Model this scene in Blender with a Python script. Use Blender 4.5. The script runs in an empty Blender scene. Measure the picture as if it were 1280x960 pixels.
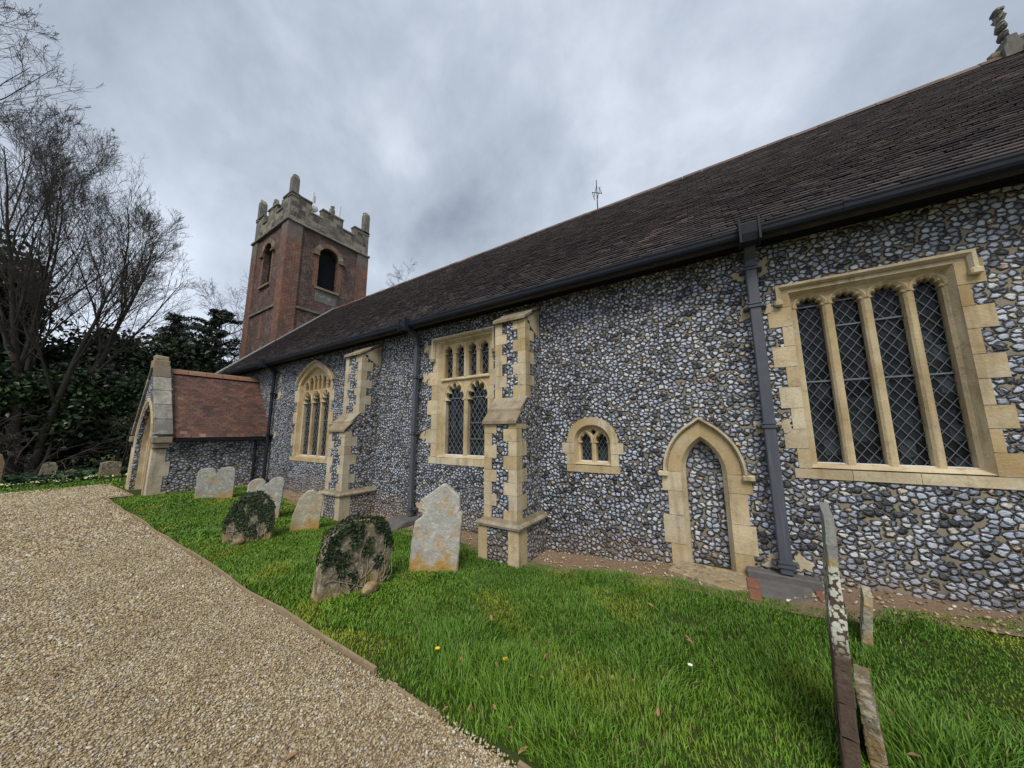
import bpy, bmesh, math, random
import numpy as np
from math import sin, cos, pi, radians, sqrt
from mathutils import Vector, Matrix

random.seed(7); rng = np.random.default_rng(7)
S = bpy.context.scene
COL = S.collection

# ------------------------------------------------------------------ camera, sky, sun, exposure
cam_d = bpy.data.cameras.new('camera'); cam = bpy.data.objects.new('camera', cam_d); COL.objects.link(cam)
cam_d.sensor_width = 36; cam_d.lens = 36*399.6/1280; cam_d.clip_start = .05; cam_d.clip_end = 3000
yw, pt, rl = radians(32.45), radians(8.3), radians(-.29)
fwd = Vector((-sin(yw)*cos(pt), cos(yw)*cos(pt), sin(pt))); rt = Vector((cos(yw), sin(yw), 0)); up = rt.cross(fwd)
r2 = cos(rl)*rt + sin(rl)*up; u2 = -sin(rl)*rt + cos(rl)*up
M = Matrix((r2, u2, -fwd)).transposed().to_4x4(); M.translation = (0, 0, 1.6); cam.matrix_world = M
S.camera = cam

SUN_EL, SUN_AZ = radians(50), radians(155)          # azimuth measured clockwise from +Y
world = bpy.data.worlds.new('World'); S.world = world; world.use_nodes = True
nt = world.node_tree; nt.nodes.clear()
def wn(t, **k):
    n = nt.nodes.new(t)
    for a, b in k.items(): setattr(n, a, b)
    return n
sky = wn('ShaderNodeTexSky', sky_type='NISHITA', sun_disc=False, sun_elevation=SUN_EL, sun_rotation=SUN_AZ)
tc = wn('ShaderNodeTexCoord'); sep = wn('ShaderNodeSeparateXYZ'); nt.links.new(tc.outputs['Generated'], sep.inputs[0])
def wmath(op, a, b=None, c=None):
    n = wn('ShaderNodeMath', operation=op)
    for i, v in enumerate((a, b, c)):
        if v is None: continue
        if isinstance(v, (int, float)): n.inputs[i].default_value = v
        else: nt.links.new(v, n.inputs[i])
    return n.outputs[0]
cmb = wn('ShaderNodeVectorMath', operation='MULTIPLY'); nt.links.new(tc.outputs['Generated'], cmb.inputs[0]); cmb.inputs[1].default_value = (1, 1, .95)
def wnoise(scale, detail, rough, dist, off):
    m = wn('ShaderNodeMapping'); m.inputs['Location'].default_value = off; nt.links.new(cmb.outputs[0], m.inputs[0])
    n = wn('ShaderNodeTexNoise'); n.inputs['Scale'].default_value = scale; n.inputs['Detail'].default_value = detail
    n.inputs['Roughness'].default_value = rough; n.inputs['Distortion'].default_value = dist
    nt.links.new(m.outputs[0], n.inputs['Vector']); return n.outputs[0]
c1 = wnoise(2.1, 7, .52, .2, (3.1, 1.7, .4)); c2 = wnoise(5.5, 8, .6, .2, (9.3, 4.2, 2))
cl = wmath('ADD', wmath('MULTIPLY', c1, .72), wmath('MULTIPLY', c2, .28))
ramp = wn('ShaderNodeValToRGB'); nt.links.new(cl, ramp.inputs[0])
e = ramp.color_ramp.elements
e[0].position = .33; e[0].color = (1.75, 2.05, 2.5, 1)
e[1].position = .65; e[1].color = (4.2, 4.6, 5.25, 1)
m_ = e.new(.5); m_.color = (2.95, 3.3, 3.88, 1)
# brighter low in the west, where the cloud is thin
hz = wn('ShaderNodeMapRange'); nt.links.new(sep.outputs[2], hz.inputs[0])
hz.inputs[1].default_value = .55; hz.inputs[2].default_value = .02; hz.inputs[3].default_value = .92; hz.inputs[4].default_value = 1.22
cs = wn('ShaderNodeVectorMath', operation='SCALE'); nt.links.new(ramp.outputs[0], cs.inputs[0]); nt.links.new(hz.outputs[0], cs.inputs['Scale'])
mx = wn('ShaderNodeMix', data_type='RGBA'); mx.inputs[0].default_value = .95
nt.links.new(sky.outputs[0], mx.inputs[6]); nt.links.new(cs.outputs[0], mx.inputs[7])
bg = wn('ShaderNodeBackground'); bg.inputs[1].default_value = .1; nt.links.new(mx.outputs[2], bg.inputs[0])
wo = wn('ShaderNodeOutputWorld'); nt.links.new(bg.outputs[0], wo.inputs[0])

sun_d = bpy.data.lights.new('sun', 'SUN'); sun_d.energy = 1.5; sun_d.angle = radians(26); sun_d.color = (1, .95, .87)
sun = bpy.data.objects.new('sun', sun_d); COL.objects.link(sun)
sd = Vector((sin(SUN_AZ)*cos(SUN_EL), cos(SUN_AZ)*cos(SUN_EL), sin(SUN_EL)))
sun.rotation_euler = sd.to_track_quat('Z', 'Y').to_euler(); sun.location = (0, -5, 30)
vs = S.view_settings; vs.view_transform = 'Standard'; vs.look = 'None'; vs.gamma = 1; vs.use_curve_mapping = False; vs.exposure = .95

# ------------------------------------------------------------------ materials
class Mat:
    def __init__(s, name):
        s.m = bpy.data.materials.new(name); s.m.use_nodes = True; s.t = s.m.node_tree; s.t.nodes.clear()
        s.out = s.n('ShaderNodeOutputMaterial'); s.b = s.n('ShaderNodeBsdfPrincipled'); s.l(s.b.outputs[0], s.out.inputs[0])
    def n(s, t, **k):
        n = s.t.nodes.new(t)
        for a, b in k.items(): setattr(n, a, b)
        return n
    def l(s, a, b): s.t.links.new(a, b)
    def put(s, v, i):
        if v is None: return
        if isinstance(v, (int, float, tuple, list)):
            if isinstance(v, (tuple, list)) and len(v) == 3 and len(i.default_value) == 4: v = (*v, 1)
            i.default_value = v
        else: s.l(v, i)
    def math(s, op, a, b=None, c=None, clamp=False):
        n = s.n('ShaderNodeMath', operation=op); n.use_clamp = clamp
        for i, v in enumerate((a, b, c)): s.put(v, n.inputs[i])
        return n.outputs[0]
    def vec(s, op, a, b=None):
        n = s.n('ShaderNodeVectorMath', operation=op); s.put(a, n.inputs[0]); s.put(b, n.inputs[1]); return n.outputs[0]
    def mix(s, f, a, b, blend='MIX'):
        n = s.n('ShaderNodeMix', data_type='RGBA', blend_type=blend); s.put(f, n.inputs[0]); s.put(a, n.inputs[6]); s.put(b, n.inputs[7]); return n.outputs[2]
    def rng(s, v, a, b, c=0, d=1, smooth=True):
        n = s.n('ShaderNodeMapRange'); n.interpolation_type = 'SMOOTHSTEP' if smooth else 'LINEAR'
        for i, x in enumerate((v, a, b, c, d)): s.put(x, n.inputs[i])
        return n.outputs[0]
    def uv(s): return s.n('ShaderNodeUVMap').outputs[0]
    def obj(s): return s.n('ShaderNodeNewGeometry').outputs['Position']
    def rand(s): return s.n('ShaderNodeNewGeometry').outputs['Random Per Island']
    def noise(s, vec, scale, detail=4, rough=.55, dist=0, col=False):
        n = s.n('ShaderNodeTexNoise'); s.put(vec, n.inputs['Vector']); n.inputs['Scale'].default_value = scale
        n.inputs['Detail'].default_value = detail; n.inputs['Roughness'].default_value = rough; n.inputs['Distortion'].default_value = dist
        return n.outputs[1 if col else 0]
    def vor(s, vec, scale, feature='F1', rnd=1.0, dim='2D', outp=0):
        n = s.n('ShaderNodeTexVoronoi', feature=feature, voronoi_dimensions=dim); s.put(vec, n.inputs['Vector'])
        n.inputs['Scale'].default_value = scale; n.inputs['Randomness'].default_value = rnd; return n.outputs[outp]
    def ramp(s, f, stops, const=False):
        n = s.n('ShaderNodeValToRGB'); s.put(f, n.inputs[0]); el = n.color_ramp.elements
        if const: n.color_ramp.interpolation = 'CONSTANT'
        while len(el) < len(stops): el.new(.5)
        for q, (p, c) in zip(el, stops): q.position = p; q.color = (*c, 1)
        return n.outputs[0]
    def sepx(s, v):
        n = s.n('ShaderNodeSeparateXYZ'); s.put(v, n.inputs[0]); return n.outputs
    def bump(s, h, dist=.01, strength=1.0, normal=None):
        n = s.n('ShaderNodeBump'); s.put(h, n.inputs['Height']); n.inputs['Distance'].default_value = dist; n.inputs['Strength'].default_value = strength
        if normal is not None: s.l(normal, n.inputs['Normal'])
        return n.outputs[0]
    def fin(s, col=None, rough=.8, normal=None, spec=.3, metal=0):
        s.put(col, s.b.inputs['Base Color']); s.put(rough, s.b.inputs['Roughness']); s.put(spec, s.b.inputs['Specular IOR Level']); s.put(metal, s.b.inputs['Metallic'])
        if normal is not None: s.l(normal, s.b.inputs['Normal'])
        return s.m

def flint_mat(name, big=False, worn=0.0, fixed=None):
    m = Mat(name); uv = m.uv(); x, y, _ = m.sepx(uv)
    if fixed: sc = fixed
    else:
        sc = m.rng(x, -2.6, 1.6, 16, 15.4)
    cmbn = m.n('ShaderNodeCombineXYZ')
    m.put(m.math('MULTIPLY', x, sc), cmbn.inputs[0])
    m.put(m.math('MULTIPLY', m.math('SUBTRACT', y, 1.3), m.math('MULTIPLY', sc, 1.16)), cmbn.inputs[1])
    co = cmbn.outputs[0]
    dn = m.noise(co, 1.3, 2, .5, col=True)
    co = m.vec('ADD', co, m.vec('MULTIPLY', m.vec('SUBTRACT', dn, (.5, .5, .5)), (.85, .75, 0)))
    d2 = m.noise(co, 5.5, 2, .5, col=True)
    co = m.vec('ADD', co, m.vec('MULTIPLY', m.vec('SUBTRACT', d2, (.5, .5, .5)), (.15, .15, 0)))
    RN = .95
    colr = m.vor(co, 1, 'F1', RN, outp=1); f1 = m.vor(co, 1, 'F1', RN, outp=0); ed = m.vor(co, 1, 'DISTANCE_TO_EDGE', RN)
    r, g, b = m.sepx(colr)
    # rounded stone mask: away from the joints and not out in a cell's corner
    inner = m.math('MINIMUM', ed, m.math('MULTIPLY', m.math('SUBTRACT', m.math('ADD', .6, m.math('MULTIPLY', g, .16)), f1), .75))
    gap = m.math('ADD', m.rng(m.noise(m.obj(), 1.1, 4, .6),   .52, .75, .003, .03), m.math('MULTIPLY', b, .02))
    stone = m.rng(inner, gap, m.math('ADD', gap, .03))
    fine = m.noise(co, 7, 5, .6); fine2 = m.noise(co, 2.3, 4, .6)
    body = m.ramp(m.math('ADD', r, m.math('MULTIPLY', m.math('SUBTRACT', fine2, .5), .35)),
                  [(0, (.03, .033, .042)), (.09, (.07, .077, .09)), (.19, (.2, .22, .27)), (.36, (.36, .4, .485)), (.7, (.5, .545, .64)), (.92, (.68, .7, .73)), (.97, (.55, .48, .36)), (1, (.34, .22, .13))])
    body = m.mix(m.rng(fine, .46, .72), body, m.mix(.5, body, (.045, .05, .065)))
    # chalky cortex pale core, black glassy rim
    rimw = m.math('ADD', .07, m.math('MULTIPLY', b, .14))
    rnd_ = m.math('MINIMUM', ed, m.math('MULTIPLY', m.math('SUBTRACT', m.math('ADD', .47, m.math('MULTIPLY', g, .14)), f1), .85))
    rim = m.rng(m.math('ADD', rnd_, m.math('MULTIPLY', m.math('SUBTRACT', fine, .5), .22)), m.math('MULTIPLY', rimw, .45), m.math('MULTIPLY', rimw, .9), 1, 0)
    stonec = m.mix(m.math('MULTIPLY', rim, .96), body, (.016, .018, .024))
    pos = m.obj()
    n3 = m.noise(pos, .8, 4, .6)
    mort = m.mix(m.noise(pos, 9, 4, .7), (.16, .14, .1), (.42, .35, .23))
    mort = m.mix(m.rng(x, -3, .5, .75, .2), mort, (.07, .07, .075))
    col = m.mix(stone, mort, stonec)
    # earthy splash-stained base of the wall
    z = m.sepx(pos)[2]
    low = m.math('MULTIPLY', m.rng(m.math('ADD', z, m.math('MULTIPLY', m.math('SUBTRACT', n3, .5), .9)), .02, .42, .85, 0), m.rng(m.noise(pos, 1.7, 3), .3, .6, .45, 1))
    col = m.mix(low, col, m.mix(.5, col, (.26, .18, .11)))
    tone = m.noise(pos, .55, 5, .6); blot = m.noise(m.vec('MULTIPLY', pos, (1.6, 1.6, .5)), 1, 5, .6)
    col = m.mix(m.rng(tone, .3, .6, .12, 0), col, (.3, .31, .33)); col = m.mix(m.rng(blot, .52, .7, 0, .38), col, (.035, .035, .04))
    h = m.math('ADD', m.math('POWER', m.rng(m.math('ADD', m.math('MULTIPLY', inner, .5), m.math('MULTIPLY', m.math('MAXIMUM', rnd_, 0), .5)), 0, .26, 0, 1, False), .5), m.math('MULTIPLY', fine, .16))
    nb = m.bump(h, .03, 1.0)
    rough = m.mix(stone, (.95, .95, .95), m.mix(r, (.32, .32, .32), (.6, .6, .6)))
    return m.fin(col, rough, nb, .45)

def stone_mat(name, a=(.45, .33, .165), b=(.7, .6, .4), dirt=.55, grey=.35):
    m = Mat(name); p = m.obj(); r = m.rand()
    c = m.mix(r, a, b); r2_ = m.math('FRACT', m.math('MULTIPLY', r, 7.31)); c = m.mix(m.rng(r2_, .55, 1, 0, .55), c, (.56, .52, .42)); c = m.mix(m.rng(r2_, .3, 0, 0, .35), c, (.34, .22, .1))
    c = m.mix(m.rng(m.noise(p, 2.2, 5, .6), .35, .7, 0, .6), c, (a[0]*.72, a[1]*.66, a[2]*.55))
    c = m.mix(m.rng(m.noise(p, 7, 6, .7, .4), .52, .74, 0, dirt), c, (.15, .125, .09))
    c = m.mix(m.rng(m.noise(p, 4.2, 6, .65), .5, .72, 0, grey), c, (.5, .49, .44))
    st = m.noise(m.vec('MULTIPLY', p, (9, 9, .9)), 1, 4, .6)
    c = m.mix(m.rng(st, .5, .72, 0, .5), c, (a[0]*.45, a[1]*.45, a[2]*.5))
    c = m.mix(m.rng(m.noise(p, 55, 3, .6), .3, .7, 0, .22), c, (a[0]*.5, a[1]*.48, a[2]*.42))
    h = m.math('ADD', m.noise(p, 45, 4, .65), m.math('MULTIPLY', m.noise(p, 9, 4), .8))
    return m.fin(c, .88, m.bump(h, .006, .8), .25)

def grave_mat(name, base, lich, orange=.6, black=.3, zor=.25):
    m = Mat(name); p = m.obj(); z = m.sepx(p)[2]
    c = m.mix(m.noise(p, 6, 6, .65), tuple(v*.6 for v in base), tuple(min(1, v*1.25) for v in base))
    c = m.mix(m.rng(m.noise(p, 16, 5, .65, .6), .5, .62, 0, .75), c, lich)
    c = m.mix(m.rng(m.noise(p, 40, 4, .6), .55, .7, 0, .6), c, tuple(v*.45 for v in base))
    on = m.math('ADD', m.noise(p, 5, 6, .7, .8), m.rng(z, -.1, zor, .2, .0))
    c = m.mix(m.rng(on, .5, .7, 0, orange), c, m.mix(m.noise(p, 30, 3), (.34, .17, .03), (.5, .33, .1)))
    c = m.mix(m.rng(m.noise(p, 9, 6, .7, .5), .54, .64, 0, black), c, (.03, .028, .024))
    h = m.math('ADD', m.noise(p, 30, 5, .7), m.math('MULTIPLY', m.noise(p, 8, 4), 1.5))
    return m.fin(c, .9, m.bump(h, .012, .8), .2)

def tile_mat(name, stops, moss=.4):
    m = Mat(name); p = m.obj(); r = m.rand()
    big = m.noise(p, .9, 5, .6)
    c = m.ramp(m.math('ADD', m.math('ADD', .12, m.math('MULTIPLY', r, .72)), m.math('MULTIPLY', m.math('SUBTRACT', big, .5), 1.0)), stops)
    c = m.mix(m.rng(m.noise(p, 3.3, 6, .7), .5, .7, 0, moss), c, (.11, .1, .06))
    c = m.mix(m.rng(m.noise(p, 14, 5, .7), .55, .72, 0, .5), c, (.02, .018, .018))
    c = m.mix(m.rng(m.noise(p, 21, 4, .7), .63, .72, 0, .6), c, (.3, .29, .25))
    return m.fin(c, .75, m.bump(m.noise(p, 40, 4), .004, .7), .35)

def plain(name, col, rough=.6, spec=.4, var=.3, sc=12, metal=0, bump=.002):
    m = Mat(name); p = m.obj()
    c = m.mix(m.noise(p, sc, 5, .65), tuple(v*(1-var) for v in col), tuple(v*(1+var) for v in col))
    return m.fin(c, rough, m.bump(m.noise(p, sc*4, 3), bump, .6), spec, metal)

MAT = {}
MAT['flint'] = flint_mat('flint_wall')
MAT['flint_small'] = flint_mat('flint_small', fixed=15)
MAT['flint_infill'] = flint_mat('flint_infill', fixed=13.5)
MAT['flint_porch'] = flint_mat('flint_porch', fixed=11.5)
MAT['stone'] = stone_mat('limestone')
MAT['stone_pale'] = stone_mat('limestone_pale', (.44, .36, .23), (.6, .53, .39), .5, .4)
MAT['stone_dark'] = stone_mat('limestone_weathered', (.2, .16, .1), (.33, .27, .18), .75, .3)
MAT['stone_grey'] = stone_mat('limestone_grey', (.13, .125, .115), (.2, .19, .17), .7, .4)
MAT['tile'] = tile_mat('roof_tile', [(0, (.028, .024, .029)), (.35, (.045, .037, .042)), (.6, (.064, .051, .054)), (.84, (.098, .076, .076)), (1, (.2, .13, .115))])
MAT['tile_red'] = tile_mat('porch_tile', [(0, (.05, .033, .03)), (.35, (.09, .046, .036)), (.65, (.125, .06, .044)), (.9, (.18, .085, .055)), (1, (.3, .23, .19))], .4)
MAT['ridge'] = tile_mat('ridge_tile', [(0, (.07, .052, .044)), (.5, (.125, .085, .065)), (1, (.2, .135, .1))], .45)
MAT['ridge_red'] = tile_mat('porch_ridge_tile', [(0, (.15, .08, .05)), (.5, (.22, .11, .07)), (1, (.28, .17, .11))], .4)
MAT['iron'] = plain('painted_iron', (.016, .02, .028), .6, .2, .2, 6)
m = Mat('grey_pipe_paint'); p = m.obj()
c = m.mix(m.noise(p, 5, 5, .65), (.055, .062, .078), (.095, .103, .122)); st_ = m.noise(m.vec('MULTIPLY', p, (26, 26, 1.4)), 1, 4, .65)
c = m.mix(m.rng(st_, .55, .75, 0, .55), c, (.16, .16, .165)); c = m.mix(m.rng(m.noise(p, 13, 6, .75), .6, .72, 0, .6), c, (.1, .055, .035))
MAT['pipe'] = m.fin(c, .6, m.bump(m.noise(p, 60, 3), .002, .6), .35)
MAT['lead_sheet'] = plain('lead_flashing', (.36, .36, .37), .6, .4, .25, 5)
MAT['white'] = plain('white_paint', (.7, .71, .74), .6, .4, .12, 5)
MAT['mortar'] = plain('mortar', (.47, .4, .27), .95, .1, .35, 14, bump=.01)
MAT['came'] = plain('window_lead', (.13, .14, .16), .5, .5, .2, 10)
MAT['soil_board'] = plain('old_timber', (.27, .205, .125), .9, .2, .5, 18, bump=.006)
MAT['concrete'] = plain('concrete', (.12, .112, .108), .92, .2, .5, 11, bump=.006)
MAT['brickbit'] = plain('brick_edge', (.22, .1, .065), .9, .2, .4, 15, bump=.006)
MAT['slab'] = grave_mat('york_slab', (.3, .25, .17), (.46, .42, .33), .25, .6)
MAT['dark'] = plain('dark_interior', (.012, .012, .012), .9, .1)  # near-black base colour standing in for unlit space
MAT['bark'] = plain('bark', (.055, .047, .04), .95, .1, .4, 6, bump=.01)
MAT['bark_far'] = plain('bark_far', (.07, .062, .056), .95, .1, .3, 3)
MAT['twig'] = plain('twigs', (.075, .066, .056), .95, .1, .4, 3)
MAT['ivystem'] = plain('ivy_stem', (.3, .25, .18), .9, .2, .4, 20)

m = Mat('window_glass'); uv = m.uv()
rc = m.vor(m.vec('MULTIPLY', uv, (9, 6.5, 0)), 1, 'F1', .2, outp=1)
tilt = m.vec('MULTIPLY', m.vec('SUBTRACT', rc, (.5, .5, .5)), (.22, .22, .22))
geo = m.n('ShaderNodeNewGeometry'); nrm = m.vec('NORMALIZE', m.vec('ADD', geo.outputs['Normal'], tilt))
MAT['glass'] = m.fin(m.mix(m.math('POWER', m.sepx(rc)[1], 4), m.mix(m.noise(uv, 3, 3), (.005, .006, .007), (.016, .019, .02)), (.045, .055, .06)), m.math('ADD', .06, m.math('MULTIPLY', m.noise(uv, 8, 3), .1)), nrm, .18)  # paler tint in some panes: old glass, plus mild reflection painted into the colour

m = Mat('tower_brick'); uv = m.uv(); p = m.obj()
br = m.n('ShaderNodeTexBrick'); m.put(uv, br.inputs['Vector']); br.inputs['Scale'].default_value = 1
br.inputs['Brick Width'].default_value = .23; br.inputs['Row Height'].default_value = .08; br.inputs['Mortar Size'].default_value = .009; br.inputs['Bias'].default_value = 0
br.inputs['Color1'].default_value = (.06, .035, .03, 1); br.inputs['Color2'].default_value = (.12, .052, .038, 1); br.inputs['Mortar'].default_value = (.19, .16, .14, 1)
c = m.mix(m.rng(m.noise(p, .7, 5, .65), .4, .65, 0, .6), br.outputs[0], (.06, .045, .043))
c = m.mix(m.rng(m.noise(p, 2.4, 7, .75), .48, .62, 0, .6), c, (.2, .165, .145)); c = m.mix(m.rng(m.noise(p, 1.7, 7, .75, .5), .54, .64, 0, .6), c, (.2, .07, .04)); c = m.mix(m.rng(m.noise(p, 5, 6, .75), .48, .62, 0, .65), c, (.03, .026, .025))
MAT['brick'] = m.fin(c, .9, m.bump(br.outputs[1], .01, -.5), .2)
m = Mat('tower_quoin_brick'); uv = m.uv(); p = m.obj()
br = m.n('ShaderNodeTexBrick'); m.put(uv, br.inputs['Vector']); br.inputs['Scale'].default_value = 1
br.inputs['Brick Width'].default_value = .23; br.inputs['Row Height'].default_value = .08; br.inputs['Mortar Size'].default_value = .008
br.inputs['Color1'].default_value = (.21, .075, .042, 1); br.inputs['Color2'].default_value = (.12, .05, .036, 1); br.inputs['Mortar'].default_value = (.26, .2, .15, 1)
c = m.mix(m.rng(m.noise(p, 1.1, 5, .65), .42, .62, 0, .7), br.outputs[0], (.1, .07, .06)); c = m.mix(m.rng(m.noise(p, 4, 7, .75), .5, .62, 0, .55), c, (.22, .18, .155))
c = m.mix(m.math('MULTIPLY', m.rng(m.sepx(p)[2], 10.4, 11.4), m.rng(m.noise(p, 3, 5, .7), .35, .6, .3, .9)), c, (.16, .145, .135))
MAT['brick_red'] = m.fin(c, .9, m.bump(br.outputs[1], .01, -.5), .2)

m = Mat('flushwork'); uv = m.uv(); p = m.obj()
ck = m.n('ShaderNodeTexBrick'); m.put(uv, ck.inputs['Vector']); ck.inputs['Scale'].default_value = 1; ck.offset = .5
ck.inputs['Brick Width'].default_value = .34; ck.inputs['Row Height'].default_value = .26; ck.inputs['Mortar Size'].default_value = .012; ck.inputs['Bias'].default_value = .1
ck.inputs['Color1'].default_value = (.05, .05, .052, 1); ck.inputs['Color2'].default_value = (.28, .25, .195, 1); ck.inputs['Mortar'].default_value = (.2, .18, .14, 1)
c = m.mix(m.rng(m.noise(p, 3, 7, .75), .48, .62, 0, .75), ck.outputs[0], (.07, .062, .055))
MAT['tower_hood'] = stone_mat('brown_hood_stone', (.16, .105, .07), (.26, .18, .12), .6, .25)
MAT['flushwork'] = m.fin(c, .9, m.bump(m.noise(p, 9, 4), .02, .7), .2)

m = Mat('lawn_soil'); p = m.obj()
c = m.mix(m.noise(p, 3, 5), (.035, .06, .012), (.06, .085, .02)); c = m.mix(m.rng(m.noise(p, 9, 5), .5, .7, 0, .6), c, (.07, .05, .025))
MAT['lawn'] = m.fin(c, .95, m.bump(m.noise(p, 30, 5, .7), .02), .1)
m = Mat('bare_soil'); p = m.obj()
c = m.mix(m.noise(p, 7, 6, .7), (.19, .125, .08), (.36, .26, .175)); c = m.mix(m.rng(m.noise(p, 60, 4, .7), .55, .68, 0, .7), c, (.46, .37, .26))
MAT['soil'] = m.fin(c, .95, m.bump(m.noise(p, 45, 5, .75), .025), .1)
m = Mat('gravel_bed'); p = m.obj()
vc = m.vor(p, 85, 'F1', 1, '3D', 1); vd = m.vor(p, 85, 'F1', 1, '3D', 0)
c = m.ramp(m.sepx(vc)[0], [(0, (.1, .07, .045)), (.3, (.24, .18, .105)), (.6, (.34, .27, .165)), (.85, (.45, .375, .25)), (1, (.58, .52, .43))])
c = m.mix(m.rng(vd, .4, .8, 0, .55), c, (.14, .1, .06))
c = m.mix(m.rng(m.noise(p, 1.6, 5, .6), .4, .7, 0, .35), c, (.2, .14, .08))
MAT['gravel'] = m.fin(c, .9, m.bump(vd, .012, -1), .2)
m = Mat('gravel_stone'); p = m.obj(); r = m.rand()
c = m.ramp(r, [(0, (.14, .1, .06)), (.2, (.3, .225, .125)), (.5, (.45, .36, .21)), (.75, (.55, .465, .3)), (.9, (.36, .34, .31)), (1, (.72, .68, .58))])
c = m.mix(m.rng(m.noise(p, 1.6, 5, .6), .4, .7, 0, .35), c, (.25, .17, .095))
MAT['pebble'] = m.fin(c, .85, None, .25)
m = Mat('grass_blade'); a = m.n('ShaderNodeVertexColor', layer_name='Col')
MAT['grass'] = m.fin(a.outputs[0], .55, None, .25)
def leaf_mat(name, stops, rough=.5, spec=.3):
    m = Mat(name); c = m.ramp(m.rand(), stops); c = m.mix(m.rng(m.noise(m.obj(), .5, 3), .35, .65, 0, .35), c, tuple(v*.6 for v in stops[0][1])); return m.fin(c, rough, None, spec)
MAT['leaf_ever'] = leaf_mat('evergreen_leaves', [(0, (.012, .022, .01)), (.6, (.026, .045, .017)), (1, (.05, .075, .028))])
MAT['leaf_holly'] = leaf_mat('holly_leaves', [(0, (.014, .03, .01)), (.7, (.035, .07, .02)), (1, (.07, .12, .035))], .35, .5)
MAT['leaf_pine'] = leaf_mat('pine_needles', [(0, (.012, .022, .014)), (.7, (.025, .04, .024)), (1, (.045, .06, .03))])
MAT['leaf_ivy'] = leaf_mat('ivy_leaves', [(0, (.012, .022, .01)), (.6, (.03, .05, .018)), (.9, (.055, .08, .03)), (1, (.1, .11, .07))], .55, .25)
MAT['leaf_cover'] = leaf_mat('ground_ivy_leaves', [(0, (.02, .045, .02)), (.7, (.04, .085, .035)), (1, (.08, .14, .06))])
MAT['leaf_dead'] = leaf_mat('dead_leaves', [(0, (.22, .12, .06)), (.6, (.34, .2, .11)), (1, (.45, .3, .2))], .8, .2)
MAT['primrose'] = plain('primrose_petals', (.6, .6, .26), .7, .2, .15)
MAT['yellow'] = plain('yellow_petals', (.8, .55, .01), .6, .3, .1)
MAT['daisy'] = plain('white_petals', (.8, .8, .78), .6, .3, .05)
MAT['g_grey'] = grave_mat('grave_grey', (.34, .34, .3), (.5, .5, .44), .75, .2, .2)
MAT['g_pale'] = grave_mat('grave_pale', (.42, .41, .37), (.56, .54, .46), .95, .15, .2)
MAT['g_buff'] = grave_mat('grave_buff', (.38, .35, .26), (.5, .47, .36), .9, .2, .18)
MAT['g_dark'] = grave_mat('grave_mossy', (.2, .17, .11), (.42, .4, .33), .45, .9, .25)
MAT['g_brown'] = grave_mat('grave_brown', (.24, .16, .1), (.3, .25, .17), .5, .4)
m = Mat('slab_lichen'); p = m.obj(); z = m.sepx(p)[2]
c = m.mix(m.noise(p, 22, 6, .7), (.05, .036, .026), (.15, .105, .075))
gr = m.mix(m.noise(p, 30, 5, .7), (.17, .165, .15), (.3, .3, .28))
c = m.mix(m.rng(m.math('ADD', z, m.math('MULTIPLY', m.noise(p, 12, 3), .06)), .93, .965), c, gr)
vl = m.vor(m.vec('ADD', p, m.vec('MULTIPLY', m.noise(p, 30, 3, col=True), (.02, .02, .02))), 44, 'F1', 1, '3D')
lm = m.math('MULTIPLY', m.rng(vl, .5, .58, 1, 0), m.math('MULTIPLY', m.rng(m.math('ADD', z, m.math('MULTIPLY', m.noise(p, 9, 3), .3)), .62, .86), m.rng(z, .96, .93, 0, 1)))
c = m.mix(lm, c, m.mix(m.noise(p, 60, 2), (.5, .5, .38), (.62, .64, .55)))
yl = m.math('MULTIPLY', m.rng(m.math('ABSOLUTE', m.math('SUBTRACT', z, .95)), .0, .03, 1, 0), m.rng(m.noise(p, 20, 3), .35, .5))
c = m.mix(yl, c, (.4, .31, .1))
MAT['g_slab'] = m.fin(c, .9, m.bump(m.noise(p, 60, 5, .7), .008), .2)

# ------------------------------------------------------------------ mesh helpers
def box_uv(me):
    n = len(me.loops)
    if not n: return
    co = np.empty(len(me.vertices)*3, 'f'); me.vertices.foreach_get('co', co); co = co.reshape(-1, 3)
    vi = np.empty(n, 'i'); me.loops.foreach_get('vertex_index', vi)
    pn = np.empty(len(me.polygons)*3, 'f'); me.polygons.foreach_get('normal', pn); pn = np.abs(pn.reshape(-1, 3))
    lt = np.empty(len(me.polygons), 'i'); me.polygons.foreach_get('loop_total', lt)
    ax = np.repeat(pn.argmax(1), lt); c = co[vi]
    uv = np.where((ax == 0)[:, None], c[:, [1, 2]], np.where((ax == 1)[:, None], c[:, [0, 2]], c[:, [0, 1]]))
    l = me.uv_layers.new(name='UVMap'); l.data.foreach_set('uv', uv.astype('f').ravel())

def link(name, me, mat, parent=None, smooth=False):
    if mat is not None: me.materials.append(MAT[mat] if isinstance(mat, str) else mat)
    o = bpy.data.objects.new(name, me); COL.objects.link(o)
    if parent: o.parent = parent; o.matrix_parent_inverse = parent.matrix_world.inverted() if parent.type != 'EMPTY' else Matrix.Translation(-parent.location)
    if smooth: me.polygons.foreach_set('use_smooth', np.ones(len(me.polygons), bool))
    return o

def np_mesh(name, V, F, k):
    """V (n,3), F (m,k) arrays -> mesh"""
    me = bpy.data.meshes.new(name); V = np.asarray(V, 'f'); F = np.asarray(F, 'i')
    me.vertices.add(len(V)); me.vertices.foreach_set('co', V.ravel())
    me.loops.add(F.size); me.loops.foreach_set('vertex_index', F.ravel())
    me.polygons.add(len(F)); me.polygons.foreach_set('loop_start', np.arange(0, F.size, k, dtype='i'))
    try: me.polygons.foreach_set('loop_total', np.full(len(F), k, 'i'))
    except Exception: pass
    me.update(calc_edges=True); return me

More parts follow.
